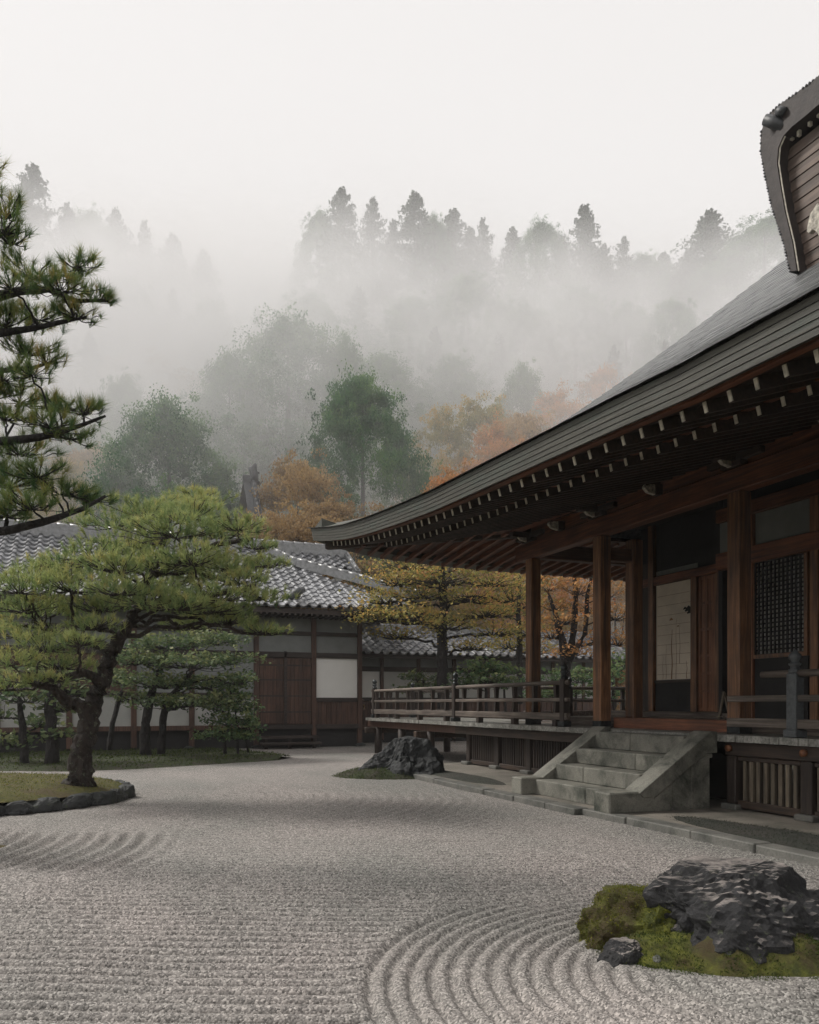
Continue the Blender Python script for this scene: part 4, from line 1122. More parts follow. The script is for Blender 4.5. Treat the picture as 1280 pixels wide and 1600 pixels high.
def rail_post(parent, x, y, z0=DECK, h=0.93, w=0.14, mat=None, finial=True):
    p = MB().box((x - w / 2, y - w / 2, z0), (x + w / 2, y + w / 2, z0 + h)).build('post', mat or DARK_Z, parent, bevel=0.012)
    box('post_foot', (x - w / 2 - .025, y - w / 2 - .025, z0 + .001), (x + w / 2 + .025, y + w / 2 + .025, z0 + .10), mat or METAL, p, 0.012)
    if finial:
        r = w * 0.5
        MB().lathe((x, y, z0 + h), [(r * 1.02, 0.0), (r * 1.02, .05), (r * .75, .055), (r * .7, .09), (r * 1.0, .105), (r * 1.0, .125), (r * .7, .13), (r * 0.62, .15), (r * .98, .185), (r * 1.05, .215), (r * .8, .25), (r * .3, .278), (r * .1, .30)], 14).build('finial', METAL if mat is None else mat, p, True)
    return p
def build_railings():
    X = 8.2
    # far section
    G = thing('veranda_railing', (X, 17, DECK), 'long weathered wooden railing along the left veranda and far deck', 'railing')
    for y in (12.55, 17.2, 22.9): rail_post(G, X, y, h=0.88)
    def rails(g, a, b, mat=GREY_Y):
        for (x0, y0), (x1, y1) in ((a, b),):
            MB().tube([(x0, y0, DECK + .815), (x1, y1, DECK + .815)], 0.042, 10).build('top_rail', mat, g, True)
            MB().bar((x0, y0, DECK + .50), (x1, y1, DECK + .50), 0.085, 0.07).build('middle_rail', mat, g, bevel=0.01)
            MB().bar((x0, y0, DECK + .19), (x1, y1, DECK + .19), 0.10, 0.13).build('bottom_rail', mat, g, bevel=0.01)
            L = math.hypot(x1 - x0, y1 - y0); n = max(1, int(L / 0.78))
            for k in range(n):
                q = (k + .5) / n; x, y = x0 + (x1 - x0) * q, y0 + (y1 - y0) * q
                m = MB().bar((x, y, DECK + .26), (x, y, DECK + .464), .11, .085, up=(0, 1, 0), w2=.085, h2=.07)
                m.bar((x, y, DECK + .536), (x, y, DECK + .772), .07, .07, up=(0, 1, 0), w2=.10, h2=.08)
                m.build('baluster', DARK_Z, g)
                if k % 2 == 0: box('rail_foot', (x - .06, y - .06, DECK + .001), (x + .06, y + .06, DECK + .124), DARK_Z, g)
    rails(G, (X, 12.42), (X, 17.12)); rails(G, (X, 17.28), (X, 23.1))
    # railing on the far side, seen between the posts
    G2 = thing('veranda_railing', (10, 22.9, DECK), 'short railing closing the far end of the open deck', 'railing')
    for x in (9.45, 10.9): rail_post(G2, x, 22.9, h=0.80, w=0.12)
    rails(G2, (8.28, 22.9), (10.9, 22.9))
    G3 = thing('veranda_railing', (10, 16.9, DECK), 'railing along the far side of the veranda, seen between the columns', 'railing')
    for x in (11.2, 13.2): rail_post(G3, x, 16.9, h=0.8, w=0.12)
    rails(G3, (9.9, 16.9), (13.2, 16.9))
    # right section
    G4 = thing('veranda_railing', (X, 5, DECK), 'weathered railing with grey capped post right of the stone stair', 'railing')
    for y in (7.4, 2.9): rail_post(G4, X, y, h=0.80, w=0.15, mat=GREYMETAL)
    MB().tube([(X, 7.92, DECK + .80), (X, 2.9, DECK + .80)], 0.045, 10).build('top_rail', GREY_Y, G4, True)
    MB().bar((X, 8.5, DECK + .49), (X, 2.9, DECK + .49), 0.085, 0.085).build('middle_rail', GREY_Y, G4, bevel=0.01)
    MB().bar((X, 8.5, DECK + .17), (X, 2.9, DECK + .17), 0.10, 0.12).build('bottom_rail', GREY_Y, G4, bevel=0.01)
    for y in (6.4, 5.6, 4.8, 4.0, 3.3):
        m = MB().bar((X, y, DECK + .23), (X, y, DECK + .447), .10, .085, up=(0, 1, 0)); m.bar((X, y, DECK + .533), (X, y, DECK + .755), .07, .07, up=(0, 1, 0))
        m.build('baluster', DARK_Z, G4)
    # ---- open deck beyond the hall
    D = thing('wooden_deck', (9.5, 20, 0), 'open wooden deck on posts beyond the far corner of the temple', 'deck')
    y = 17.23; me = None; rnd = random.Random(6)
    while y < 23.3:
        if me is None:
            o = MB().box((8.05, y + .003, 0.995), (11.0, y + .142, DECK)).build('floor_board', GREY_X, D); me = o.data; l0 = o.location.copy(); y0 = y
        else: link_mesh('floor_board', me, D, l0 + Vector((rnd.uniform(-.01, .01), y - y0, rnd.uniform(-.003, .003))))
        y += 0.145
    box('deck_beam', (8.2, 17.2, 0.80), (8.36, 23.55, 0.99), WING_Z, D, 0.012)
    box('deck_beam', (10.6, 17.2, 0.80), (10.76, 23.3, 0.99), DARK_Y, D, 0.012)
    for y in (19.0, 22.9):
        box('cross_beam', (7.9, y - .09, 0.62), (10.8, y + .09, 0.795), DARK_Y, D, 0.012)
    for x in (8.3, 10.6):
        for y in (18.9, 20.9, 22.85):
            MB().tube([(x, y, 0.0), (x, y, 0.8)], 0.11, 10).build('deck_post', DARK_Z, D, True)
# ------------------------------------------------------------------ tile-roofed buildings behind
def tile_mesh():
    """one roof tile: a round cover running into a shallow pan, 0.36 wide, 0.40 long, thick at the lower end"""
    sec = []
    for k in range(7):
        a = math.pi * k / 6; sec.append((-0.18 + 0.075 * (1 - math.cos(a)), 0.075 * math.sin(a)))
    for k in range(1, 5): sec.append((-0.03 + 0.21 * k / 4, -0.035 * math.sin(math.pi * k / 4)))
    n = len(sec); vs = []
    for y, dz in ((-0.02, 0.045), (0.40, 0.0)):
        vs += [(x, y, z + dz) for x, z in sec]
    vs += [(x, -0.02, z - 0.012) for x, z in sec]
    fs = [(i, i + 1, n + i + 1, n + i) for i in range(n - 1)] + [(2 * n + i, 2 * n + i + 1, i + 1, i) for i in range(n - 1)]
    return vs, fs
def tiled_slope(parent, X0, X1, Y0, rows, zf, slope, show, pitch=0.36, run=0.36, hip=None):
    vs, fs = tile_mesh(); me = None; rest = MB(); cnt = 0
    ang = math.atan(slope); ca, sa = math.cos(ang), math.sin(ang)
    nx = int((X1 - X0) / pitch)
    cells = []
    for j in range(rows):
        for i in range(nx):
            x = X0 + (i + .5) * pitch; y = Y0 + j * run
            if hip and not hip(x, y): continue
            cells.append((x, y, zf(x, y)))
    for x, y, z in cells:
        if show(x, y, z) and cnt < 298:
            r = (ang + random.uniform(-.035, .025), random.uniform(-.05, .05), random.uniform(-.03, .03))
            if me is None:
                me = bpy.data.meshes.new('tile'); me.from_pydata(vs, [], fs); me.materials.append(TILE)
            link_mesh('tile', me, parent, Vector((x, y, z)) - wloc(parent), r); cnt += 1
        else:
            rest.add([(x + a, y + b * ca - c * sa, z + b * sa + c * ca) for a, b, c in vs], fs)
    if rest.n: rest.build('tile_field', TILE, parent, kind='stuff')
    return cnt
def px_of(x, y, z):
    d = x * SA + y * CA
    return CX + FPX * (x * CA - y * SA) / d, HY - FPX * (z - EYE) / d

def ridge_run(parent, p, q, w=0.30, h=0.34, step=0.42, name='ridge_tile', mat=None):
    mat = mat or RIDGE_TILE
    p, q = Vector(p), Vector(q); n = max(1, int((q - p).length / step)); d = (q - p) / n
    MB().bar(p, q, w, h).build('ridge_base', mat, parent)
    up = Vector((0, 0, h / 2 + .02)); me = None
    for k in range(n):
        a = p + d * k + up
        if me is None:
            o = MB().tube([a, a + d * 0.98], [w * .34, w * .30], 9).build(name, mat, parent, True); me = o.data; l0 = o.location.copy()
        else: link_mesh(name, me, parent, l0 + d * k + Vector((0, 0, random.uniform(-.006, .006))))

def build_wing():
    B = thing('tile_roofed_hall', (3, 29, 0), 'long plastered wing with wet grey tile roof and brown plank doors', 'building')
    FY = 27.0
    XR, XL, YF = 11.15, -9.0, 25.8
    def zf(x, y):
        t = y - YF
        return 4.72 + 0.47 * t + 0.012 * t * t + 0.42 * math.exp(-(XR - x) / 1.3) * math.exp(-t / 1.5)
    hip = lambda x, y: (y - YF) <= (XR - x) + 0.05 or (x < 9.8 and y > 29.4)
    def show(x, y, z):
        u, v = px_of(x, y, z); return (395 < u < 690) or (-12 < u < 130 and v < 875)
    tiled_slope(B, XL, XR, YF, 15, zf, 0.50, show, hip=hip)
    # under-sheet of the slope, side slope and rear slope
    rows = [[(x, YF + t, zf(x, YF + t) - .05) for x in np.linspace(XL, max(XR - t if t < 3.5 else 9.8, XL), 24)] for t in np.linspace(0.02, 5.2, 14)]
    MB().sheet(rows).build('roof_base', TILE_DARK, B)
    rows = [[(XR - t, YF + t + (10.4 - 2 * t) * v, 4.72 + .5 * t + .42 * (math.exp(-t / 1.5) * (math.exp(-v * 6) + math.exp(-(1 - v) * 6)))) for v in np.linspace(0, 1, 16)] for t in np.linspace(0.02, 1.6, 8)]
    MB().sheet(rows).build('side_slope', TILE, B)
    rows = [[(x, 36.2 - t, 4.70 + .5 * t) for x in np.linspace(XL, XR - t, 10)] for t in np.linspace(0, 5.2, 6)]
    MB().sheet(rows).build('rear_slope', TILE, B)
    zr = zf(5, 31.0)
    ridge_run(B, (XL, 31.0, zr + .1), (9.85, 31.0, zr + .1), 0.34, 0.42)
    ridge_run(B, (11.1, 25.86, zf(11.1, 25.86) + .12), (7.5, 29.5, zf(7.5, 29.5) + .16), 0.26, 0.26)
    ridge_run(B, (7.5, 29.5, zf(7.5, 29.5) + .16), (6.6, 30.8, zr + .02), 0.24, 0.2)
    ridge_run(B, (9.85, 31.0, zr + .1), (9.95, 29.7, zr - .85), 0.2, 0.16)
    MB().add([(9.7, 31, zr), (9.7, 29.3, zr - 1.0), (9.7, 32.7, zr - 1.0)], [(0, 1, 2)]).build('gable_wall', PLASTER_OLD, B)
    # dark demon-tile ornament low on the slope
    o = on_Y(466, 934, 26.3)
    m = MB().tube([o + Vector((-.2, 0, -.1)), o + Vector((-.1, -.05, .12)), o + Vector((.05, -.05, .22)), o + Vector((.22, -.02, .28))], [.13, .17, .14, .07], 9, 0.3)
    m.tube([o + Vector((-.12, 0, .1)), o + Vector((-.25, -.02, .26))], [.08, .03], 7)
    m.build('ornament_tile', TILE_DARK, B, True)
    # eave board and rafters
    box('eave_board', (XL, YF + .12, 4.50), (XR - .1, YF + .20, 4.66), WING_X, B)
    box('soffit', (XL, YF + .2, 4.60), (XR - .3, FY + .3, 4.64), WING_X, B)
    for k in range(40):
        x = 4.0 + k * .19
        if x < XR - .2: box('rafter', (x, YF + .13, 4.44), (x + .07, FY, 4.595), WING_X, B)
    # walls
    ZH = lambda y: 1.5 + (1100 - y) * 0.02222
    posts = (-6.4, -4.4, -2.4, -0.4, 1.5, 3.3, 5.42, 7.42, 9.10)
    for i, x in enumerate(posts):
        box('post', (x - .085, FY - .06, 0.1), (x + .085, FY + .1, 4.5), WING_Z, B, 0.01)
    for a, b_ in zip(posts[:-1], posts[1:]):
        a += .085; b_ -= .085
        left = b_ < 5.5
        box('plaster_panel', (a, FY + .02, 4.0), (b_, FY + .05, 4.5), PLASTER_OLD, B)
        box('plaster_panel', (a, FY + .02, 3.28), (b_, FY + .05, 3.87), PLASTER_OLD, B)
        box('wall_beam', (a - .02, FY - .045, 3.87), (b_ + .02, FY + .06, 4.0), WING_X, B)
        box('wall_beam', (a - .02, FY - .05, 3.10), (b_ + .02, FY + .06, 3.28), WING_X, B)
        box('sill_beam', (a - .02, FY - .10, 0.64), (b_ + .02, FY + .06, 0.79), WING_Z if left else WING_X, B)
        box('under_floor_shade', (a, FY + .05, 0.0), (b_, FY + .1, 0.64), BLACK, B)  # black sheet painted as the shade below the wing floor
        if left:
            box('white_panel', (a, FY + .02, 0.79), (b_, FY + .05, 1.75), PLASTER, B)
            box('dado_rail', (a - .02, FY - .04, 1.75), (b_ + .02, FY + .05, 1.87), WING_X, B)
            box('wall_panel', (a, FY + .02, 1.87), (b_, FY + .05, 3.1), PLASTER_OLD if a > 1 else WING_Z, B)
        elif b_ < 7.5:
            w = (b_ - a) / 2
            for k in range(2):
                d = box('plank_door', (a + w * k + .01, FY + (.0 if k else .04), 0.80), (a + w * (k + 1) - .01, FY + (.035 if k else .075), 3.08), WING_Z, B)
                n = 6
                for q in range(n):
                    xx = a + w * k + .03 + (w - .06) * q / n
                    box('plank', (xx + .006, FY + (-.015 if k else .025), .84), (xx + (w - .06) / n - .006, FY + (-.001 if k else .039), 3.05), WING_Z, d)
                for z in (1.2, 1.75, 2.3, 2.8): box('door_batten', (a + w * k + .02, FY + (-.03 if k else .01), z), (a + w * (k + 1) - .02, FY + (-.016 if k else .024), z + .05), WING_X, d)
            box('door_jamb', (a + w - .05, FY - .05, .79), (a + w + .05, FY - .016, 3.3), WING_X, B)
        else:
            box('white_panel', (a, FY + .02, 1.72), (b_, FY + .05, 3.10), PAPER, B)
            box('dado_rail', (a - .02, FY - .04, 1.58), (b_ + .02, FY + .05, 1.72), WING_X, B)
            for q in range(8):
                xx = a + (b_ - a) * q / 8
                box('plank', (xx + .006, FY + .01, .79), (xx + (b_ - a) / 8 - .006, FY + .04, 1.58), WING_Z, B)
    box('back_wall', (XL + 1, FY + .12, 0), (9.05, FY + .2, 4.6), BLACK, B)
    box('end_wall', (9.02, FY + .2, 0), (9.1, 35, 4.6), PLASTER_OLD, B)
    # wooden step and stone before the doors
    box('door_step', (5.4, FY - .62, 0.33), (7.45, FY - .1, 0.42), WING_X, B, 0.01)
    box('door_step', (5.4, FY - .95, 0.14), (7.45, FY - .63, 0.22), WING_X, B, 0.01)
    for x in (5.6, 6.4, 7.25): box('step_leg', (x, FY - .55, 0), (x + .1, FY - .45, .329), WING_X, B)
    for x in (3.2, 5.42, 7.42, 9.1): rock('base_stone', EDGE, (x, FY - .1, 0.03), (.2, .2, .12), .3, int(x * 7), 3, .1, .8, parent=B)
    # ---- lower corridor to the right
    C = thing('tile_roofed_corridor', (15, 29.5, 0), 'low corridor with wet tile roof and white lower panels right of the wing', 'building')
    CYF = 28.3
    zc = lambda x, y: 3.42 + 0.5 * (y - CYF)
    tiled_slope(C, 9.25, 22.5, CYF, 6, zc, 0.50, lambda x, y, z: 560 < px_of(x, y, z)[0] < 985)
    MB().sheet([[(x, CYF + t, zc(x, CYF + t) - .05) for x in (9.3, 22.5)] for t in (0.02, 2.15)]).build('roof_base', TILE_DARK, C)
    MB().sheet([[(x, CYF + 4.3 - t, 3.4 + .5 * t) for x in (9.3, 22.5)] for t in (0, 2.15)]).build('rear_slope', TILE, C)
    ridge_run(C, (9.3, CYF + 2.15, 4.56), (22.5, CYF + 2.15, 4.56), 0.26, 0.2)
    box('eave_board', (9.25, CYF + .1, 3.25), (22.5, CYF + .18, 3.38), WING_X, C)
    WY = 29.2; x = 9.2
    ps = [9.2 + 1.55 * k for k in range(9)]
    for x in ps: box('post', (x - .07, WY - .05, .1), (x + .07, WY + .08, 3.5), WING_Z, C, 0.01)
    for a, b_ in zip(ps[:-1], ps[1:]):
        a += .07; b_ -= .07
        box('plaster_panel', (a, WY + .02, 2.95), (b_, WY + .05, 3.5), PLASTER_OLD, C)
        box('wall_beam', (a, WY - .03, 2.76), (b_, WY + .05, 2.95), WING_X, C)
        box('white_panel', (a, WY + .02, 1.75), (b_, WY + .05, 2.76), PAPER if a < 10 else PLASTER, C)
        box('dado_rail', (a, WY - .03, 1.62), (b_, WY + .05, 1.75), WING_X, C)
        for q in range(6):
            xx = a + (b_ - a) * q / 6
            box('plank', (xx + .006, WY + .0, .5), (xx + (b_ - a) / 6 - .006, WY + .04, 1.62), WING_Z, C)
        box('under_floor_shade', (a, WY + .03, 0), (b_, WY + .06, .5), BLACK, C)  # shade below the corridor floor, drawn as a black sheet
    # ---- taller hall behind the leaning pine: only its ridge end shows
    Rr = thing('rear_hall', (5.5, 41, 0), 'tall rear hall, only the dark gable end with its ridge ornament showing over the pine', 'building')
    top = at_depth(396, 752, 39.0); bot = at_depth(408, 822, 36.2)
    sl = Vector((-0.5, 0, 0))
    MB().add([top, bot, bot + sl, top + sl], [(0, 1, 2, 3)]).build('roof_slope', TILE_DARK, Rr)
    MB().add([top, top + Vector((0, 2.8, -2.6)), top + Vector((0, 2.8, -2.6)) + sl, top + sl], [(0, 1, 2, 3)]).build('rear_slope', TILE_DARK, Rr)
    ridge_run(Rr, top + sl, top + Vector((.1, 0, 0)), .3, .34, mat=TILE_DARK)
    ridge_run(Rr, top + Vector((0, 0, 0)), bot, .26, .2, mat=TILE_DARK)
    box('wall', (top.x - .8, 37.5, 1.0), (top.x - .4, 41, bot.z - .1), PLASTER_OLD, Rr)
    m = MB().tube([top + Vector((.0, 0, 0)), top + Vector((.05, 0, .3)), top + Vector((-.02, 0, .62)), top + Vector((.12, 0, .85))], [.26, .2, .22, .07], 9, .3)
    m.tube([top + Vector((0, 0, .5)), top + Vector((.3, 0, .42))], [.1, .04], 7); m.tube([top + Vector((0, 0, .1)), top + Vector((.34, 0, -.12)), top + Vector((.44, 0, .04))], [.13, .09, .03], 7)
    m.build('ridge_ornament', TILE_DARK, Rr, True)

# ------------------------------------------------------------------ trees
def needles(cent, axis, n, length, width, spread, tint, droop=0.0):
    T = len(cent); m = T * n
    P = np.repeat(cent, n, 0); A = np.repeat(axis, n, 0)
    d = A + RNG.normal(size=(m, 3)) * spread; d[:, 2] -= droop
    d /= np.linalg.norm(d, axis=1, keepdims=True)
    s = np.cross(d, RNG.normal(size=(m, 3))); s /= np.linalg.norm(s, axis=1, keepdims=True)
    L = length * RNG.uniform(0.65, 1.15, (m, 1))
    P = P - A * length * RNG.uniform(0.0, 0.55, (m, 1))
    V = np.stack([P - s * width / 2, P + s * width / 2, P + d * L], 1).reshape(-1, 3)
    t = np.repeat(np.clip(np.repeat(tint, n) + RNG.normal(0, .10, m), 0, 1), 3)
    return V, np.arange(3 * m).reshape(-1, 3), t
def leaves(P, N, size, tint, aspect=0.6, flat=0.6):
    m = len(P)
    n = N * flat + RNG.normal(size=(m, 3)) * (1 - flat); n /= np.linalg.norm(n, axis=1, keepdims=True)
    s = np.cross(n, RNG.normal(size=(m, 3))); s /= np.linalg.norm(s, axis=1, keepdims=True); u = np.cross(n, s)
    L = size * RNG.uniform(0.6, 1.25, (m, 1))
    V = np.stack([P - s * L * .5, P + u * L * aspect * .5, P + s * L * .5, P - u * L * aspect * .5], 1).reshape(-1, 3)
    return V, np.arange(4 * m).reshape(-1, 4), np.repeat(np.clip(tint, 0, 1), 4)
def curve_pts(a, b, sag=0.0, n=6, wob=0.0):
    a, b = Vector(a), Vector(b); out = []
    for i in range(n + 1):
        t = i / n; p = a.lerp(b, t); p.z -= sag * 4 * t * (1 - t)
        if 0 < i < n: p += Vector((random.uniform(-1, 1), random.uniform(-1, 1), random.uniform(-1, 1))) * wob
        out.append(p)
    return out
def pad_tree(name, label, cat, d, trunk, pads, mode, mat, bark, dens=1.0, size=0.1, group=None, trunk_n=13, extra=None, base=None, twig=True, limb_r=0.35, kind_w=None, grow=1.0, gz=1.0):
    """trunk: [(px, y, radius m)], or several; pads: [(px, y, half width, half height, depth shift)] in photograph measure at depth d"""
    trunks = trunk if isinstance(trunk[0], list) else [trunk]
    tp = [[(at_depth(px, y, d + (q[0] if q else 0)), r) for px, y, r, *q in t] for t in trunks]
    base = base or tp[0][0][0]
    T = thing(name, Vector(base), label, cat, group)
    for t in tp:
        # resample for a crooked outline
        pts, rr = [], []
        for (a, ra), (b, rb) in zip(t[:-1], t[1:]):
            for k in range(4):
                q = k / 4; p = a.lerp(b, q); w = (ra + rb) * .10
                pts.append(p + Vector((random.uniform(-w, w), random.uniform(-w, w), 0))); rr.append(ra + (rb - ra) * q)
        pts.append(t[-1][0]); rr.append(t[-1][1])
        MB().tube(pts, rr, trunk_n, 0.26).build('trunk', bark, T, True)
    tw = MB(); VV, FF, TT = [], [], []; off = 0
    allpts = [(p, r) for t in tp for p, r in t]
    dense = []
    for t in tp:
        for (a, ra), (b, rb) in zip(t[:-1], t[1:]):
            for k in range(5): dense.append((a.lerp(b, k / 5), ra + (rb - ra) * k / 5))
        dense.append(t[-1])
    for (px, y, hw, hh, dd) in pads:
        c = at_depth(px, y, d + dd); sc = (d + dd) / FPX
        rx, rz = hw * sc * grow, hh * sc * grow * gz; ry = rx * 0.75
        # limb from the trunk
        best = min(dense, key=lambda q: (q[0] - c).length + 1.1 * max(0, q[0].z - c.z + 0.25 * rx) * 2)
        root, r0 = best
        pts = curve_pts(root, c + Vector((0, 0, -rz * .5)), sag=-0.06 * (c - root).length, n=7, wob=0.05 * (c - root).length)
        r1 = max(0.012, min(r0 * limb_r, 0.02 + 0.03 * rx))
        MB().tube(pts, list(np.linspace(max(r1, r0 * limb_r), r1 * .7, len(pts))), 7, 0.2).build('branch', bark, T, True)
        area = math.pi * rx * ry
        n = int(dens * area / (size * size) * 0.55) + 12
        q = np.sqrt(RNG.random(n)); th = RNG.uniform(0, 2 * np.pi, n)
        k = 1 + .25 * np.sin(3 * th + px) + .12 * np.sin(7 * th + y)
        lx, ly = q * np.cos(th) * k, q * np.sin(th) * k
        dome = np.sqrt(np.clip(1 - (q * .95) ** 2, 0, 1))
        lz = dome * RNG.uniform(-0.35, 1.0, n) - .25 * q * q + .25 * RNG.normal(size=n) * .5
        und = fbm(lx * 2.2 + px, ly * 2.2 + y, o=3)
        keep = und > -0.32
        lx, ly, lz, und = lx[keep], ly[keep], lz[keep], und[keep]; n = len(lx)
        a, b = math.cos(-YAW), math.sin(-YAW)
        X = lx * rx; Y = ly * ry
        P = np.stack([c.x + X * a - Y * b, c.y + X * b + Y * a, c.z + lz * rz + und * rz * .5], 1)
        out = np.stack([(X * a - Y * b) / rx, (X * b + Y * a) / rx, np.full(n, 0.0)], 1)
        # twigs
        if twig:
            cc = np.array(c); m = min(n, int(26 * max(1, rx / 0.8)))
            for i in RNG.choice(n, m, replace=False):
                e = Vector(P[i]); s = Vector(c).lerp(e, 0.12) + Vector((0, 0, -rz * .55))
                tw.tube(curve_pts(s, e, sag=0.05 * (e - s).length, n=4, wob=0.05 * (e - s).length), [r1 * .45, r1 * .35, r1 * .25, .006, .004], 4, cap=False)
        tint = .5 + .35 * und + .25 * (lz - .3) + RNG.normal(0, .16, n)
        if mode == 'needle':
            ax = out * 0.55 + np.array([0, 0, 0.85]) + RNG.normal(size=(n, 3)) * .22; ax /= np.linalg.norm(ax, axis=1, keepdims=True)
            v, f, t = needles(P, ax, kind_w[0], size * kind_w[1], kind_w[2], .48, np.clip(tint, 0, 1))
            VV.append(v); FF.append(f + off); TT.append(t); off += len(v)
        else:
            m = kind_w[0]
            Q = np.repeat(P, m, 0) + RNG.normal(size=(n * m, 3)) * np.array([1, 1, .45]) * size * kind_w[1]
            v, f, t = leaves(Q, np.tile((0, 0, 1.0), (n * m, 1)), size, np.repeat(tint, m) + RNG.normal(0, .12, n * m))
            VV.append(v); FF.append(f + off); TT.append(t); off += len(v)
    if tw.n: tw.build('twig', bark, T, kind='stuff')
    V = np.concatenate(VV) - np.array(wloc(T)); F = np.concatenate(FF); t = np.concatenate(TT)
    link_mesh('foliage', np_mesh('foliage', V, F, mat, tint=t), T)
    return T

def build_near_trees():
    # ---- leaning garden pine on the island
    d = 12.2
    pad_tree('pine_tree', 'leaning garden pine with layered olive needle clouds on the mossy island', 'pine tree', d,
        [[(125, 1234, .25), (126, 1215, .19), (128, 1180, .165), (134, 1140, .155), (146, 1095, .145), (160, 1060, .13), (172, 1030, .115), (186, 1000, .10), (202, 972, .09), (216, 945, .078), (232, 905, .075), (250, 860, .06), (262, 820, .04)],
         [(140, 1112, .11), (118, 1100, .10, -.1), (106, 1098, .09, -.2), (84, 1075, .06, -.4), (50, 1068, .04, -.5)],
         [(176, 1022, .09), (158, 1008, .085, .2), (132, 1000, .08, .3), (90, 985, .05, .4), (30, 975, .035, .5)],
         [(160, 1060, .07), (130, 1052, .06, -.3), (90, 1062, .045, -.5), (30, 1050, .03, -.6)],
         [(214, 950, .07), (270, 935, .055, -.3), (330, 930, .045, -.5), (400, 915, .03, -.6)],
         [(230, 905, .06), (290, 872, .05, -.5), (340, 850, .04, -.8), (395, 842, .025, -.9)]],
        [(300, 800, 62, 18, -.3), (235, 796, 66, 18, .3), (310, 775, 42, 9, .9), (372, 820, 42, 16, -.8), (180, 815, 52, 18, .6), (275, 828, 80, 20, -.6), (395, 850, 36, 12, -.9),
         (150, 862, 60, 20, -.3), (220, 868, 66, 20, .2), (300, 872, 70, 18, -.8), (365, 882, 56, 16, .3), (415, 880, 34, 11, .5), (90, 880, 50, 16, .5),
         (30, 915, 60, 20, -.5), (110, 912, 70, 22, -.2), (190, 918, 66, 18, -.9), (255, 912, 60, 18, .9), (345, 928, 72, 17, -.6), (410, 930, 38, 13, -.2), (280, 945, 60, 14, -.8),
         (20, 985, 56, 19, .5), (70, 1005, 62, 22, -.4), (125, 1000, 40, 16, -.9), (15, 1030, 46, 18, -.8), (95, 1035, 54, 17, .4), (60, 955, 60, 18, .8),
         (410, 985, 40, 11, .4), (355, 968, 48, 13, .6), (300, 975, 40, 11, 1.0), (60, 1062, 46, 12, -.6), (10, 1070, 34, 14, .1),
         (205, 845, 60, 18, .8), (120, 895, 60, 18, .9), (55, 895, 50, 18, .2), (330, 895, 60, 16, 1.0), (250, 885, 60, 18, -.2), (160, 945, 52, 16, .6), (330, 950, 60, 14, .3), (40, 945, 60, 18, -.1), (230, 935, 56, 14, -.6), (375, 905, 50, 13, -.4), (150, 975, 40, 14, -.3), (280, 800, 60, 18, .6), (340, 830, 56, 16, .4), (190, 885, 60, 18, -.8)],
        'needle', NEEDLE_MID, BARK, dens=2.9, size=0.125, kind_w=(20, 1.0, .0095), limb_r=.38, grow=1.12)
    # ---- big near pine coming in from the left
    d = 8.0
    pad_tree('pine_tree', 'nearest black pine reaching into the picture from the left edge, tall with dark needle tufts', 'pine tree', d,
        [[(-150, 1350, .20), (-145, 1150, .18), (-120, 950, .165), (-95, 800, .15), (-80, 650, .13), (-70, 500, .11), (-50, 380, .07), (-30, 280, .04)],
         [(-95, 835, .06), (-40, 835, .05), (20, 828, .042), (80, 812, .034), (130, 795, .024), (165, 775, .014)],
          [(-72, 490, .06), (-20, 468, .05), (30, 455, .042), (75, 452, .032), (120, 470, .022), (170, 470, .012)],
         [(-74, 540, .05), (-10, 522, .04), (40, 515, .03), (90, 505, .02), (135, 495, .012)],
         [(-78, 700, .05), (0, 690, .04), (60, 684, .035), (110, 670, .024), (165, 650, .012)],
         [(-76, 590, .04), (-10, 580, .03), (50, 575, .02), (80, 565, .01)]],
        [(12, 320, 34, 34, 0), (22, 368, 30, 20, .2), (5, 352, 40, 24, -.2), (50, 425, 60, 20, .3), (120, 412, 34, 13, 0), (20, 442, 54, 18, -.4), (150, 462, 28, 13, 0), (95, 447, 50, 13, -.3), (60, 492, 54, 15, .3), (120, 490, 36, 12, 0), (10, 500, 46, 18, 0),
         (40, 545, 42, 16, .2), (72, 560, 24, 12, 0), (5, 585, 40, 18, 0), (50, 580, 32, 12, -.3), (30, 620, 52, 15, .3), (90, 632, 30, 12, .1), (130, 640, 38, 14, 0), (80, 660, 46, 13, -.3), (10, 648, 44, 16, 0), (110, 680, 40, 10, .2),
         (30, 700, 52, 18, .2), (60, 735, 44, 18, -.2), (10, 750, 48, 20, .1), (95, 765, 40, 14, 0), (140, 775, 38, 12, .1), (50, 785, 58, 18, -.3), (10, 800, 40, 14, 0), (-40, 720, 50, 40, 0), (-45, 600, 50, 45, 0), (-45, 480, 50, 40, 0),
         (-170, 420, 54, 20, .2), (-200, 520, 60, 20, -.3), (-215, 625, 66, 20, .3), (-215, 735, 66, 20, -.2), (-190, 835, 60, 20, .4), (-35, 262, 44, 24, 0), (-110, 340, 46, 22, -.2), (-70, 300, 40, 22, .3)],
        'needle', NEEDLE_NEAR, BARK_DARK, dens=2.8, size=0.135, kind_w=(48, 1.0, .0042), limb_r=.3, grow=1.15)
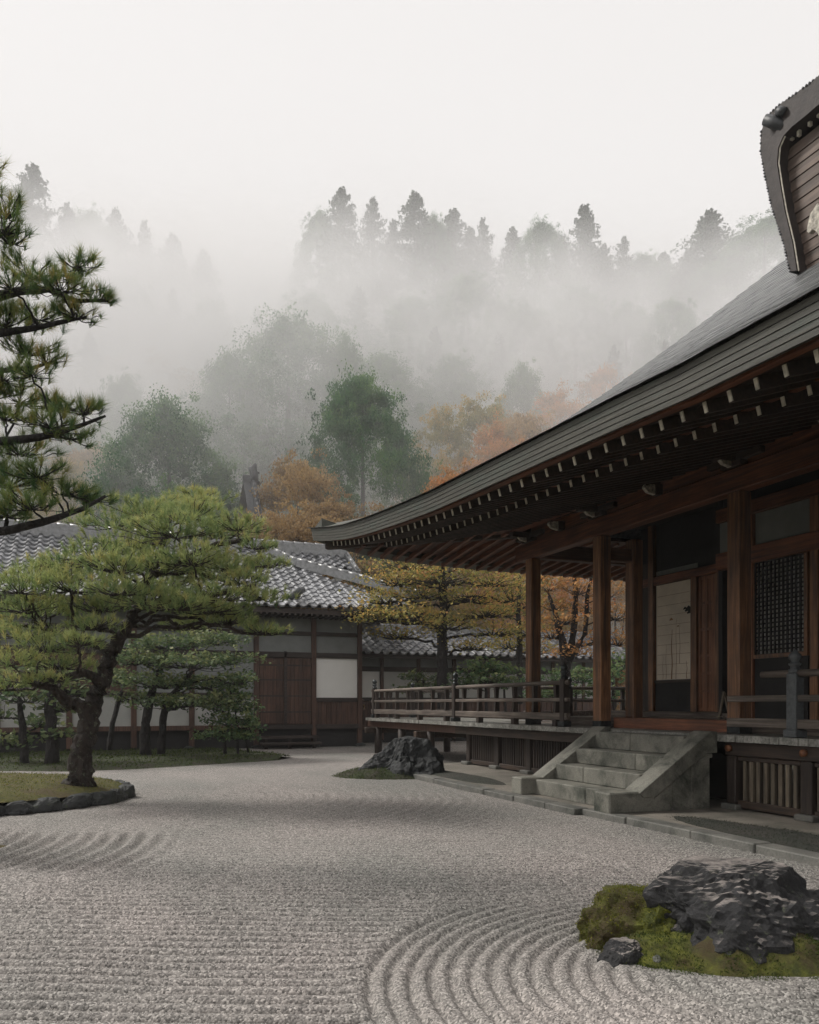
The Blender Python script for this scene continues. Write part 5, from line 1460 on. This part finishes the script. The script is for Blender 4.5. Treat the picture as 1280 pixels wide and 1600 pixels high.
    # ---- tree on the bank behind, and the shrub at its right
    pad_tree('bank_tree', 'spreading green tree with several thin trunks on the bank before the wing', 'tree', 21.5,
        [[(226, 1180, .15), (228, 1140, .13), (232, 1100, .11), (245, 1060, .09), (262, 1015, .05)], [(252, 1178, .11), (254, 1130, .10), (262, 1095, .09), (300, 1050, .05)], [(170, 1172, .08), (176, 1130, .07), (190, 1080, .05)]],
        [(260, 1005, 70, 16, 0), (330, 1000, 60, 14, .6), (220, 1030, 55, 15, -.5), (295, 1035, 70, 16, -.6), (365, 1030, 42, 15, .2), (245, 1065, 66, 16, -.3), (320, 1068, 60, 15, .5), (375, 1062, 30, 14, -.4), (215, 1092, 40, 12, .3), (280, 1098, 66, 13, -.5), (345, 1095, 40, 13, 0), (190, 1060, 40, 14, .6)],
        'leaf', LEAF_BANK, BARK_DARK, dens=1.3, size=0.125, kind_w=(6, .9), limb_r=.35)
    pad_tree('garden_shrub', 'bright green layered shrub at the right end of the bank, by the plank doors', 'shrub', 22.0,
        [[(352, 1178, .05), (352, 1160, .045), (356, 1130, .04), (360, 1080, .02)], [(372, 1178, .04), (370, 1150, .035), (368, 1110, .02)], [(388, 1176, .03), (384, 1150, .025)]],
        [(362, 1085, 34, 15, 0), (345, 1105, 34, 14, -.4), (382, 1105, 26, 15, .2), (362, 1125, 44, 15, -.2), (385, 1132, 24, 13, .1), (350, 1148, 40, 12, -.3), (380, 1150, 26, 11, 0), (368, 1062, 20, 11, .2)],
        'leaf', LEAF_SHRUB, BARK_DARK, dens=1.5, size=0.115, kind_w=(7, .9), limb_r=.4)
    pad_tree('bank_tree', 'dark low tree with drooping branches behind the island at the left edge', 'tree', 19.0,
        [[(82, 1195, .16), (80, 1150, .14), (78, 1100, .12), (90, 1060, .08), (96, 1030, .05)], [(40, 1198, .1), (36, 1150, .09), (30, 1090, .05)]],
        [(80, 1050, 50, 15, 0), (20, 1060, 46, 16, .3), (110, 1075, 40, 13, .5), (40, 1090, 50, 14, -.4), (92, 1105, 40, 12, .4), (5, 1115, 40, 14, 0), (60, 1130, 40, 12, .6), (105, 1145, 34, 10, -.2), (20, 1160, 40, 13, .2), (140, 1085, 30, 11, .6), (160, 1060, 34, 12, 1.0)],
        'leaf', LEAF_BANK, BARK_DARK, dens=1.0, size=0.16, kind_w=(5, .8), limb_r=.35)
    # ---- tall olive maple before the corridor
    pad_tree('maple_tree', 'straight-trunked olive and orange maple standing before the tiled corridor', 'maple tree', 27.0,
        [[(692, 1110, .22), (692, 1060, .2), (690, 1000, .18), (693, 940, .15), (690, 890, .11), (694, 860, .07), (692, 830, .04)]],
        [(690, 862, 60, 12, 0), (640, 880, 60, 13, .4), (745, 878, 60, 13, -.3), (690, 900, 70, 13, -.6), (620, 905, 56, 12, -.2), (770, 905, 56, 12, .3), (660, 925, 60, 12, .5), (735, 930, 60, 12, -.4), (600, 935, 48, 10, .2), (640, 962, 74, 9, -.4), (760, 955, 50, 11, .2), (590, 965, 44, 8, -.5), (700, 975, 56, 10, -.6), (770, 985, 46, 10, 0), (625, 992, 46, 7, .3), (740, 1008, 44, 9, -.3), (800, 930, 36, 12, .4), (570, 952, 30, 6, -.2)],
        'leaf', LEAF_OLIVE, BARK_DARK, dens=.75, size=0.13, kind_w=(5, 1.5), limb_r=.28, gz=1.55)
    pad_tree('garden_shrub', 'yellow-green rounded shrub behind the railing under the maple', 'shrub', 26.5,
        [[(760, 1115, .06), (760, 1080, .05), (756, 1050, .03)], [(790, 1115, .05), (788, 1075, .03)]],
        [(760, 1040, 34, 12, 0), (735, 1050, 26, 11, -.2), (790, 1048, 30, 12, .2), (760, 1062, 42, 12, -.3), (790, 1070, 30, 11, 0), (725, 1070, 30, 11, .3)],
        'leaf', LEAF_SHRUB, BARK_DARK, dens=1.3, size=0.15, kind_w=(6, .8), limb_r=.4)
    pad_tree('garden_shrub', 'dark green shrub at the trunk of the olive maple', 'shrub', 27.6,
        [[(660, 1110, .05), (660, 1080, .04), (662, 1060, .03)]],
        [(655, 1058, 28, 10, 0), (675, 1070, 30, 11, .2), (645, 1078, 28, 10, -.2)],
        'leaf', LEAF_BANK, BARK_DARK, dens=1.2, size=0.15, kind_w=(6, .8), limb_r=.4)
    # ---- orange maple framed by the temple columns
    pad_tree('maple_tree', 'orange maple with dark forked trunks, framed between the temple columns', 'maple tree', 25.5,
        [[(885, 1110, .16), (884, 1050, .15), (878, 1000, .12), (868, 960, .08), (858, 930, .05)], [(884, 1050, .13), (896, 990, .10), (900, 930, .08), (896, 880, .05)], [(886, 1040, .1), (915, 990, .08), (918, 930, .06), (930, 880, .04)]],
        [(880, 890, 46, 11, 0), (930, 895, 44, 11, .4), (858, 915, 30, 10, -.3), (905, 920, 44, 11, -.5), (950, 925, 36, 12, 0), (865, 945, 40, 10, .3), (925, 950, 40, 10, .4), (880, 968, 40, 9, -.5), (960, 960, 34, 11, -.2), (862, 990, 28, 9, 0), (930, 1000, 34, 9, .5), (965, 1000, 28, 11, 0), (900, 1018, 44, 8, -.2), (870, 870, 50, 10, .8), (940, 868, 50, 10, 1.0), (840, 900, 30, 10, .6), (965, 890, 30, 12, .3)],
        'leaf', LEAF_ORANGE, BARK_DARK, dens=.62, size=0.125, kind_w=(5, 1.5), limb_r=.3, gz=1.55)
    pad_tree('maple_tree', 'pale olive-orange maple with thin trunk left of the temple corner column', 'maple tree', 31.0,
        [[(812, 1100, .14), (812, 1020, .12), (810, 960, .09), (812, 900, .05)]],
        [(800, 880, 44, 12, 0), (830, 900, 40, 12, .4), (790, 915, 40, 12, -.4), (825, 940, 44, 12, 0), (790, 955, 40, 11, .4), (830, 985, 40, 11, -.3), (795, 1005, 40, 10, .2), (840, 1015, 34, 10, .3)],
        'leaf', LEAF_OLIVE, BARK_DARK, dens=.85, size=0.14, kind_w=(5, 1.5), limb_r=.3, gz=1.55)
    pad_tree('garden_shrub', 'low green hedge-like shrub behind the veranda between the columns', 'shrub', 28.5,
        [[(900, 1112, .05), (900, 1070, .04)], [(960, 1112, .05), (958, 1060, .04)]],
        [(860, 1060, 36, 16, 0), (905, 1058, 40, 17, .4), (955, 1055, 36, 20, 0), (880, 1082, 40, 14, -.2), (935, 1082, 40, 14, .2), (975, 1035, 28, 20, .4), (850, 1085, 34, 12, .3)],
        'leaf', LEAF_SHRUB, BARK_DARK, dens=1.1, size=0.17, kind_w=(6, .8), limb_r=.4)

# ---- trees of the hillside: a few grown shapes, each tree its own object
def crown_round(nb, ncl, per, leaf, seed, cone=0.0, squash=.5, spike=0.0):
    """boughs on an uneven shell, each a bunch of leaf clumps, gaps between them"""
    g = np.random.default_rng(seed); P, N, T = [], [], []
    lob = g.uniform(0, 6.28, 4)
    for k in range(nb):
        h = g.random() ** .95; a = g.uniform(0, 2 * np.pi)
        prof = min(1.0, (h + .16) / .30) ** .6 * max(0.02, 1 - max(0, (h - .25) / .75) ** (2.1 - cone * 1.6)) ** .72
        r = .5 * prof * (1 + .16 * math.sin(2 * a + lob[0] + 5 * h) + .12 * math.sin(3 * a + lob[1] - 7 * h)) * g.uniform(.8, 1.1)
        bc = np.array([r * np.cos(a), r * np.sin(a), .03 + .93 * h]); bt = g.uniform(.15, .8)
        out = np.array([np.cos(a), np.sin(a), .5]); bs = g.uniform(.035, .085)
        for q in range(ncl):
            c = bc + g.normal(size=3) * np.array([1, 1, squash]) * bs
            sz = g.uniform(.022, .052)
            if spike and g.random() < .35: c = bc + np.array([0, 0, 1.0]) * g.uniform(0, spike) + g.normal(size=3) * .012; sz *= .7
            d = g.normal(size=(per, 3)); d /= np.linalg.norm(d, axis=1, keepdims=True)
            o = d * (g.random((per, 1)) ** .4) * np.array([1.2, 1.2, squash + .2]) * sz
            P.append(c + o); n = d * .7 + out * .5; N.append(n / np.linalg.norm(n, axis=1, keepdims=True))
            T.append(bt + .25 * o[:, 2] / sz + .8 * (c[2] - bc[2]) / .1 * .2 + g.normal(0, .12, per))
    P, N, T = np.concatenate(P), np.concatenate(N), np.concatenate(T)
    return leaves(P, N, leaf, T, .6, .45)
def crown_cedar(seed, whorls=30, br=9, lv=34):
    g = np.random.default_rng(seed); P, N, T = [], [], []
    for w in range(whorls):
        h = .12 + .86 * (w / (whorls - 1)) ** .95
        R0 = .5 * (1 - h) ** .74 * g.uniform(.7, 1.15) + .012
        for b in range(br):
            if g.random() < .12: continue
            a = g.uniform(0, 2 * np.pi); L = R0 * g.uniform(.5, 1.12)
            q = g.random(lv) ** .7; sp = g.normal(size=lv) * .05 * (.3 + q) * (R0 * 2.2)
            x = q * L; z = h - .16 * x * x / max(L, .05) * 1.0 + .03 * q * q + g.normal(size=lv) * .008
            P.append(np.stack([x * np.cos(a) - sp * np.sin(a), x * np.sin(a) + sp * np.cos(a), z], 1))
            N.append(np.tile((0.2 * np.cos(a), .2 * np.sin(a), 1.0), (lv, 1))); T.append(g.normal(.5, .2, lv))
    tz = g.uniform(.9, 1.0, 60); P.append(np.stack([g.normal(size=60) * .008, g.normal(size=60) * .008, tz], 1)); N.append(np.tile((0, 1.0, .2), (60, 1))); T.append(np.full(60, .5))
    return leaves(np.concatenate(P), np.concatenate(N), .030, np.concatenate(T), .45, .55)
def build_hill_trees():
    def trunk_mesh(nm, h1, r, lean, forks=0):
        m = MB().tube([(0, 0, -.06), (lean * .3, 0, .2), (lean, 0, .5), (lean * .8, 0, h1)], [r * 1.2, r, r * .7, r * .2], 7, .1)
        for k in range(forks):
            a = k * 2.1; m.tube([(lean * .4, 0, .2 + .04 * k), (lean + .12 * math.cos(a), .12 * math.sin(a), .45), (lean + .26 * math.cos(a), .26 * math.sin(a), .72)], [r * .6, r * .4, r * .12], 5, .1)
        me = bpy.data.meshes.new(nm); me.from_pydata([tuple(v) for v in m.v], [], m.f); me.materials.append(BARK_DARK); return me
    SH = {}
    def shape(key, vft, mat, trunk): SH[key] = (np_mesh('crown', vft[0], vft[1], mat, tint=vft[2]), trunk)
    shape('conifer0', crown_round(190, 12, 54, .0115, 1, .2, .6, .05), LEAF_CONIFER, trunk_mesh('trunk', .9, .022, .01))
    shape('conifer1', crown_round(180, 12, 54, .0115, 2, .5, .6, .06), LEAF_CONIFER, trunk_mesh('trunk', .9, .022, -.01))
    shape('rust0', crown_round(110, 12, 36, .014, 3, .0, .35), LEAF_RUST, trunk_mesh('trunk', .8, .024, .03, 4))
    shape('orange0', crown_round(90, 12, 36, .014, 4, .1, .33), LEAF_ORANGE, trunk_mesh('trunk', .8, .022, .02, 4))
    shape('gold0', crown_round(110, 12, 36, .014, 5, .1, .42), LEAF_GOLD, trunk_mesh('trunk', .8, .022, -.02, 3))
    for k in range(3): shape('cedar%d' % k, crown_cedar(20 + k), LEAF_CEDAR, trunk_mesh('trunk', .97, .014, .0))
    def place(key, px, ytop, wpx, d, name, label, cat, group=None):
        top = at_depth(px, ytop, d); zb = hill(top.x, top.y) - .4
        h = max(3.0, top.z - zb); w = wpx * d / FPX * (1.22 if not key.startswith('cedar') else 1.0)
        t = thing(name, (top.x, top.y, zb), label, cat, group)
        cm, tm = SH[key]; rz = random.uniform(0, 6.28)
        for nm, me in (('trunk', tm), ('crown', cm)):
            link_mesh(nm, me, t, (0, 0, 0), (0, 0, rz), (w, w, h))
    C = 'conifer'; M = 'maple tree'
    # named ones, front to back
    place('conifer0', 566, 592, 215, 42, 'conifer_tree', 'big rounded green conifer rising above the near end of the temple eave', C)
    place('conifer1', 262, 632, 250, 41, 'conifer_tree', 'broad blue-green conifer directly above the leaning pine', C)
    place('rust0', 470, 708, 200, 38.5, 'maple_tree', 'pale rust maple beside the dark ridge ornament', M)
    place('rust0', 525, 775, 240, 36.5, 'maple_tree', 'low broad rust-brown maple behind the tip of the temple eave', M)
    place('rust0', 430, 795, 170, 37, 'maple_tree', 'small rust maple directly under the ridge ornament', M)
    place('orange0', 700, 730, 190, 37, 'maple_tree', 'bright orange maple just above the middle of the temple eave', M)
    place('gold0', 640, 840, 150, 36, 'maple_tree', 'green-gold tree seen under the temple eave tip', 'tree')
    place('conifer1', 590, 850, 110, 37, 'conifer_tree', 'dark green conifer filling the gap under the eave tip', C)
    place('gold0', 745, 625, 170, 52, 'maple_tree', 'golden autumn tree to the right of the big rounded conifer', 'tree')
    place('gold0', 690, 640, 120, 50, 'maple_tree', 'greenish gold tree tucked beside the big rounded conifer', 'tree')
    place('orange0', 770, 660, 150, 46, 'maple_tree', 'orange maple low on the hill above the temple eave', M)
    place('conifer0', 452, 506, 250, 62, 'conifer_tree', 'large misty conifer dome behind the two nearer conifers', C)
    place('conifer1', 540, 526, 90, 60, 'conifer_tree', 'misty conifer at the right shoulder of the large dome', C)
    place('conifer0', 360, 560, 130, 60, 'conifer_tree', 'misty conifer at the left shoulder of the large dome', C)
    place('conifer1', 818, 574, 105, 62, 'conifer_tree', 'small misty conifer standing among the orange maples', C)
    place('orange0', 865, 612, 150, 58, 'maple_tree', 'misty orange maple right of the small conifer', M)
    place('orange0', 940, 572, 130, 64, 'maple_tree', 'tall thin misty orange maple nearest the temple roof slope', M)
    place('orange0', 985, 585, 90, 66, 'maple_tree', 'last misty orange maple half hidden by the temple roof', M)
    place('rust0', 810, 640, 150, 50, 'maple_tree', 'rust maple with layered crown above the white rafter tips', M)
    place('conifer0', 600, 560, 150, 70, 'conifer_tree', 'faint conifer behind the big rounded conifer', C)
    place('conifer1', 712, 560, 120, 72, 'conifer_tree', 'faint tall conifer in the mist above the golden tree', C)
    place('conifer0', 195, 590, 120, 58, 'conifer_tree', 'faint bluish conifer over the left shoulder of the broad conifer', C)
    place('rust0', 150, 690, 130, 46, 'maple_tree', 'dull rust maple between the near pine and the broad conifer', M)
    place('gold0', 110, 720, 120, 44, 'maple_tree', 'dull gold tree behind the near pine', 'tree')
    place('conifer1', 90, 640, 150, 56, 'conifer_tree', 'grey-green conifer behind the near pine', C)
    place('conifer0', 20, 700, 170, 48, 'conifer_tree', 'dark conifer half hidden by the near pine at the left edge', C)
    place('rust0', 225, 552, 170, 78, 'maple_tree', 'very faint pink maple on the misty left slope', M)
    place('rust0', 290, 580, 130, 72, 'maple_tree', 'faint pinkish maple left of the large conifer dome', M)
    for i, (x, y, w) in enumerate(((890, 905, 120), (960, 900, 120), (840, 915, 110), (770, 880, 120), (705, 868, 120))):
        place(('orange0', 'rust0', 'gold0')[i % 3], x, y - 20, w, 38, 'maple_tree', ('orange maple deep behind the second gap between columns', 'rust maple deep behind the columns by the inner post', 'gold tree deep behind the temple corner column', 'orange maple behind the pale olive maple', 'rust tree behind the straight olive maple')[i], M)
    # dim trees in the mist of the middle slope
    rnd = random.Random(4); n = 0
    dim = [(640, 470, 120, 84), (730, 440, 130, 86), (560, 450, 120, 88), (820, 470, 120, 84), (900, 450, 120, 86), (680, 520, 120, 78), (780, 530, 130, 76), (860, 530, 120, 76), (980, 480, 110, 84), (1050, 470, 120, 82), (960, 540, 120, 74), (1040, 540, 110, 72), (480, 470, 140, 84), (400, 480, 130, 84), (330, 470, 130, 82), (270, 450, 130, 88), (200, 440, 130, 88), (130, 460, 130, 82), (60, 440, 130, 84), (140, 530, 120, 74), (60, 540, 120, 72), (1130, 480, 120, 80), (20, 480, 120, 86)]
    words = 'first second third fourth fifth sixth seventh eighth ninth tenth eleventh twelfth thirteenth fourteenth fifteenth sixteenth seventeenth eighteenth nineteenth twentieth twenty-first twenty-second twenty-third'.split()
    dim.sort()
    for px, y, w, d in dim:
        place('cedar%d' % (n % 3) if n % 2 == 0 else 'conifer%d' % (n % 4 // 2), px, y + rnd.uniform(-8, 8), w, d, 'forest_tree', 'dim %s dissolved in the mist of the middle slope, %s from the left' % ('cedar' if n % 2 == 0 else 'rounded conifer', words[n]), 'tree', 'dim trees in the mist of the middle slope'); n += 1
    # the ridge
    ridge = [(535, 299, 62), (583, 314, 54), (648, 305, 62), (708, 330, 58), (755, 343, 44), (800, 358, 46), (845, 351, 58), (912, 326, 70), (975, 373, 52), (1037, 396, 48), (1112, 332, 88), (1195, 353, 80), (50, 264, 90), (105, 322, 60), (142, 334, 56), (182, 332, 62), (225, 350, 60), (500, 334, 56), (615, 345, 50), (678, 340, 48), (735, 358, 46), (1006, 400, 46), (880, 370, 50), (945, 385, 46), (1075, 395, 46), (1150, 385, 50), (10, 300, 70), (270, 372, 60), (318, 395, 60)]
    ridge.sort(); words = 'first second third fourth fifth sixth seventh eighth ninth tenth eleventh twelfth thirteenth fourteenth fifteenth sixteenth seventeenth eighteenth nineteenth twentieth twenty-first twenty-second twenty-third twenty-fourth twenty-fifth twenty-sixth twenty-seventh twenty-eighth twenty-ninth thirtieth'.split()
    for i, (px, y, w) in enumerate(ridge):
        place('cedar%d' % (i % 3) if i % 5 != 3 else 'conifer%d' % (i % 2), px, y, w * (2.1 + 1.3 * ((i * 29 % 11) / 11)) * (1.0 if i % 5 != 3 else .62), 104 + (i * 37 % 9), 'cedar_tree', 'grey misty evergreen on the skyline ridge, %s from the left' % words[i], 'cedar tree', 'cedars along the misty ridge')

# ------------------------------------------------------------------ haze and drifting mist
HAZE_D = 0.0006
MIST_D = 0.14
def build_air():
    def vol(name):
        m = bpy.data.materials.new(name); m.use_nodes = True; nt = m.node_tree; nt.nodes.clear()
        out = nt.nodes.new('ShaderNodeOutputMaterial'); pv = nt.nodes.new('ShaderNodeVolumePrincipled')
        nt.links.new(pv.outputs[0], out.inputs['Volume']); pv.inputs['Color'].default_value = (0.985, 0.98, 0.985, 1); pv.inputs['Anisotropy'].default_value = 0.0
        return m, nt, pv
    m, nt, pv = vol('haze_air'); pv.inputs['Density'].default_value = HAZE_D
    c = sw(0, 60)
    o = MB().box((-1260, -1260, -1.2), (1260, 1260, 80)).build('haze', m)
    tag(o, 'thin damp haze filling the whole valley', kind='stuff')
    # mist lying on the slope between the garden trees and the ridge
    m, nt, pv = vol('mist_air')
    p = pos(nt)
    def dot(v):
        n = nd(nt, 'ShaderNodeVectorMath', operation='DOT_PRODUCT'); nt.links.new(p, n.inputs[0]); n.inputs[1].default_value = v; return n.outputs['Value']
    def math_(op, a, b=None, c=None):
        n = nd(nt, 'ShaderNodeMath', operation=op)
        for i, v in enumerate((a, b, c)):
            if v is None: continue
            if isinstance(v, (int, float)): n.inputs[i].default_value = v
            else: nt.links.new(v, n.inputs[i])
        return n.outputs[0]
    def smooth(x, a, b):
        n = nd(nt, 'ShaderNodeMapRange', interpolation_type='SMOOTHSTEP'); n.inputs[1].default_value = a; n.inputs[2].default_value = b
        nt.links.new(x, n.inputs[0]); return n.outputs[0]
    D = dot((SA, CA, 0)); S = dot((CA, -SA, 0)); Z = dot((0, 0, 1))
    nz = noise_tex(nt, p, 0.045, 3, 0.55, 0.6); n2 = noise_tex(nt, p, 0.11, 2, 0.5)
    # height above the slope line
    q = math_('SUBTRACT', Z, math_('MULTIPLY', D, 0.50))
    q = math_('SUBTRACT', q, math_('MULTIPLY_ADD', nz, 22.0, -11.0))
    topf = math_('SUBTRACT', 1.0, smooth(q, -13.0, 15.0))
    near = math_('MULTIPLY', smooth(D, 31.0, 41.0), 0.50)
    front = math_('ADD', near, math_('MULTIPLY', smooth(math_('ADD', D, math_('MULTIPLY_ADD', n2, 16.0, -8.0)), 50.0, 80.0), 0.8))
    back = math_('SUBTRACT', 1.0, smooth(D, 92.0, 101.0))
    left = math_('ADD', 0.75, math_('MULTIPLY', math_('SUBTRACT', 1.0, smooth(S, -26.0, 0.0)), 0.7))
    body = math_('MULTIPLY', math_('MULTIPLY', topf, front), math_('MULTIPLY', back, left))
    body = math_('MULTIPLY', body, math_('MULTIPLY_ADD', smooth(n2, 0.32, 0.64), 0.85, 0.18))
    nt.links.new(math_('MULTIPLY', body, MIST_D), pv.inputs['Density'])
    pts = []
    for z in (-1.0, 66.0):
        for s, w in ((-90, 30), (90, 30), (90, 102), (-90, 102)): v = sw(s, w, z); pts.append(tuple(v))
    o = MB().add(pts, [(0, 3, 2, 1), (4, 5, 6, 7), (0, 1, 5, 4), (1, 2, 6, 5), (2, 3, 7, 6), (3, 0, 4, 7)]).build('mist', m)
    tag(o, 'white mist drifting across the wooded slope below the ridge', kind='stuff')
    try: m.cycles.volume_step_rate = 0.5
    except Exception as e: print(e)

build_ground()
build_gravel()
build_temple()
build_railings()
build_garden()
build_wing()
build_near_trees()
build_hill_trees()
build_air()

_n = sum(len(o.data.loops) - 2 * len(o.data.polygons) for o in {o.data.name: o for o in SC.objects if o.type == 'MESH'}.values())
print('TRIANGLES', _n)
